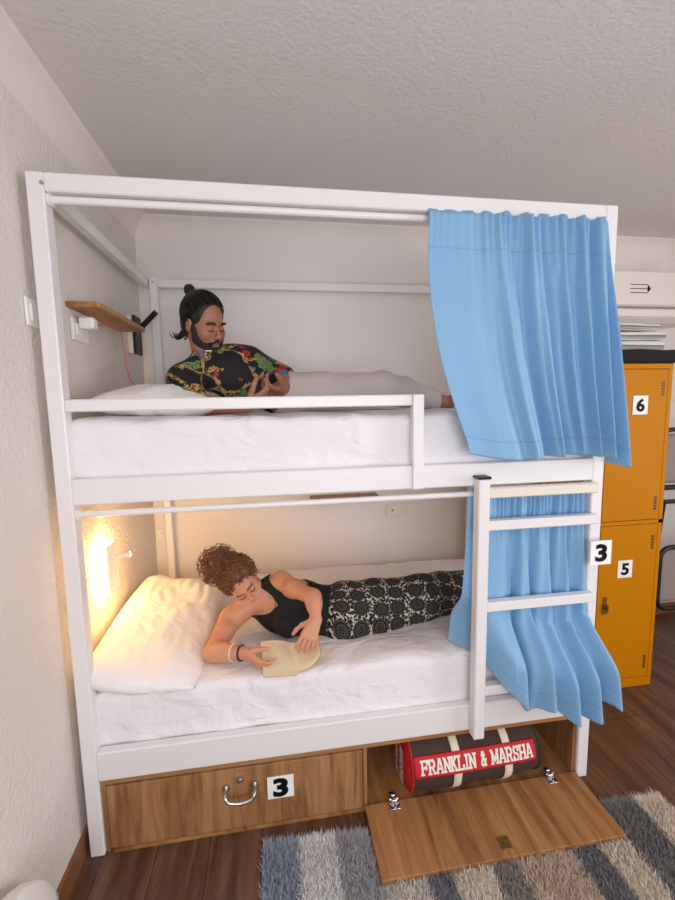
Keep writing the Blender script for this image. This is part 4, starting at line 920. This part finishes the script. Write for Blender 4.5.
for _ in range(520):
    d = nrm(np.random.default_rng(random.randrange(10**6)).normal(size=3)); p0 = d*np.array([.090, .102, .096])*.93
    if d@nrm((0, .80, -.60)) > .62 or d[2] < -.5: continue
    pts = []; ph0 = random.random()*6; tw = 5+4*random.random(); R0 = .0035+.003*random.random(); to = nrm(np.array([-.035, -.075, .085])-p0); ln_ = .035+.045*random.random()
    for i in range(16):
        t = i/15; q = p0+to*ln_*t+nrm(p0)*(.004+.010*math.sin(PI*t)); q = q+R0*np.array([math.cos(ph0+tw*t*2), math.sin(ph0+tw*t*2), math.sin(ph0+tw*t*2)]); pts.append(T(0, -.018, .042)+HR@q)
    mb.tube(pts, [.0021*(1-.4*i/15) for i in range(16)], 5)
mb.build('hair_curls', M['hair_brown'], wom, True)
# necklace, bracelets
nk = [N+U*.035+Lf*.052, N+U*.01+Lf*.05+Fw*.060, N-U*.10+Fw*.112+Lf*.005, N+U*.005-Lf*.050+Fw*.060, N+U*.035-Lf*.052]
tb('necklace', spline(nk, 8), .0014, M['silver'], wom, 6)
def ring(name, c, ax_, r, w_, mat):
    a = nrm(ax_); e = nrm(np.cross(a, (0, 0, 1))); f = np.cross(a, e); return tb(name, [c+r*(e*math.cos(t)+f*math.sin(t)) for t in np.linspace(0, 2*PI, 25)], w_, mat, wom, 8)
ring('bracelet', WR_*.85+ER*.15, WR_-ER, .027, .0042, M['darkred']); ring('wristband', WR_*.62+ER*.38, WR_-ER, .031, .0035, M['strap'])

# ------------------------------------------------------------------ book
bk = thing('open_book', (.74, .09, .602), 'open thick paperback with yellowed pages held by the person reading', 'book')
def bkL(u, v, top):  # left block lies flat; u from outer edge to spine, v from near to far
    p00, p10, p11, p01 = [np.array(q) for q in ((.640, .030, .610), (.770, .012, .612), (.748, .140, .640), (.628, .158, .640))]
    p = p00*(1-u)*(1-v)+p10*u*(1-v)+p11*u*v+p01*(1-u)*v
    if top: p = p+np.array([0, .0, .030+.010*math.sin(u*PI)-.006*u])
    return p
def block(fn, name, mat_side, parent):
    n1, n2 = 12, 6; V = []; F = []
    for top in (0, 1):
        for j in range(n2+1):
            for i in range(n1+1): V.append(fn(i/n1, j/n2, top))
    m = (n1+1)*(n2+1); Q = lambda i, j, t: t*m+j*(n1+1)+i
    for j in range(n2):
        for i in range(n1): F += [(Q(i, j, 0), Q(i, j+1, 0), Q(i+1, j+1, 0), Q(i+1, j, 0)), (Q(i, j, 1), Q(i+1, j, 1), Q(i+1, j+1, 1), Q(i, j+1, 1))]
    for i in range(n1): F += [(Q(i, 0, 0), Q(i+1, 0, 0), Q(i+1, 0, 1), Q(i, 0, 1)), (Q(i, n2, 0), Q(i, n2, 1), Q(i+1, n2, 1), Q(i+1, n2, 0))]
    for j in range(n2): F += [(Q(0, j, 0), Q(0, j, 1), Q(0, j+1, 1), Q(0, j+1, 0)), (Q(n1, j, 0), Q(n1, j+1, 0), Q(n1, j+1, 1), Q(n1, j, 1))]
    return MB().add(V, F).build(name, mat_side, parent, True)
def bkR(u, v, top):
    p00, p10, p11, p01 = [np.array(q) for q in ((.772, .012, .626), (.856, .016, .684), (.858, .106, .694), (.750, .140, .652))]
    p = p00*(1-u)*(1-v)+p10*u*(1-v)+p11*u*v+p01*(1-u)*v; p = p+np.array([.012, 0, -.012])*math.sin(u*PI)*.9
    if top: p = p+np.array([-.006, 0, .014])*(1-.3*u)
    return p
block(bkL, 'page_block', M['edge'], bk); block(bkR, 'page_block', M['edge'], bk)
grid('page', lambda u, v: bkL(u, v, 1)+np.array([0, 0, .0008]), 14, 10, M['page'], bk); grid('page', lambda u, v: bkR(u, v, 1)+np.array([-.0004, 0, .0008]), 14, 10, M['page'], bk)
grid('cover', lambda u, v: (bkL(u*2, v, 0)+np.array([0, 0, -.003]) if u < .5 else bkR(u*2-1, v, 0)+np.array([.003, 0, -.005*(1)])), 28, 8, M['cover'], bk, .002)

# ------------------------------------------------------------------ light
w = bpy.data.worlds.new('world'); bpy.context.scene.world = w; w.use_nodes = True
w.node_tree.nodes['Background'].inputs[0].default_value = srgb((205, 222, 255)); w.node_tree.nodes['Background'].inputs[1].default_value = 1.0
def area(name, loc, rot, sx, sy, power, col):
    l = bpy.data.lights.new(name, 'AREA'); l.shape = 'RECTANGLE'; l.size = sx; l.size_y = sy; l.energy = power; l.color = col[:3]
    o = bpy.data.objects.new(name, l); C.objects.link(o); o.location = loc; o.rotation_euler = rot; return o
area('window_daylight', ((w0+w1)/2, FY+.04, (wz0+wz1)/2), (PI/2, 0, 0), w1-w0-.1, wz1-wz0-.1, 46, (.97, .97, 1.0))
area('side_fill_light', (EX-.03, -1.6, 1.5), (0, PI/2, 0), 1.5, 1.5, 54, (.97, .97, 1.0))  # added fill lamp, no window in this wall; lifts left wall and bunks
sc = bpy.context.scene
sc.view_settings.view_transform = 'Standard'; sc.view_settings.look = 'None'; sc.view_settings.gamma = 1; sc.view_settings.use_curve_mapping = False
sc.view_settings.exposure = -0.14
sc.cycles.max_bounces = 10; sc.cycles.diffuse_bounces = 7
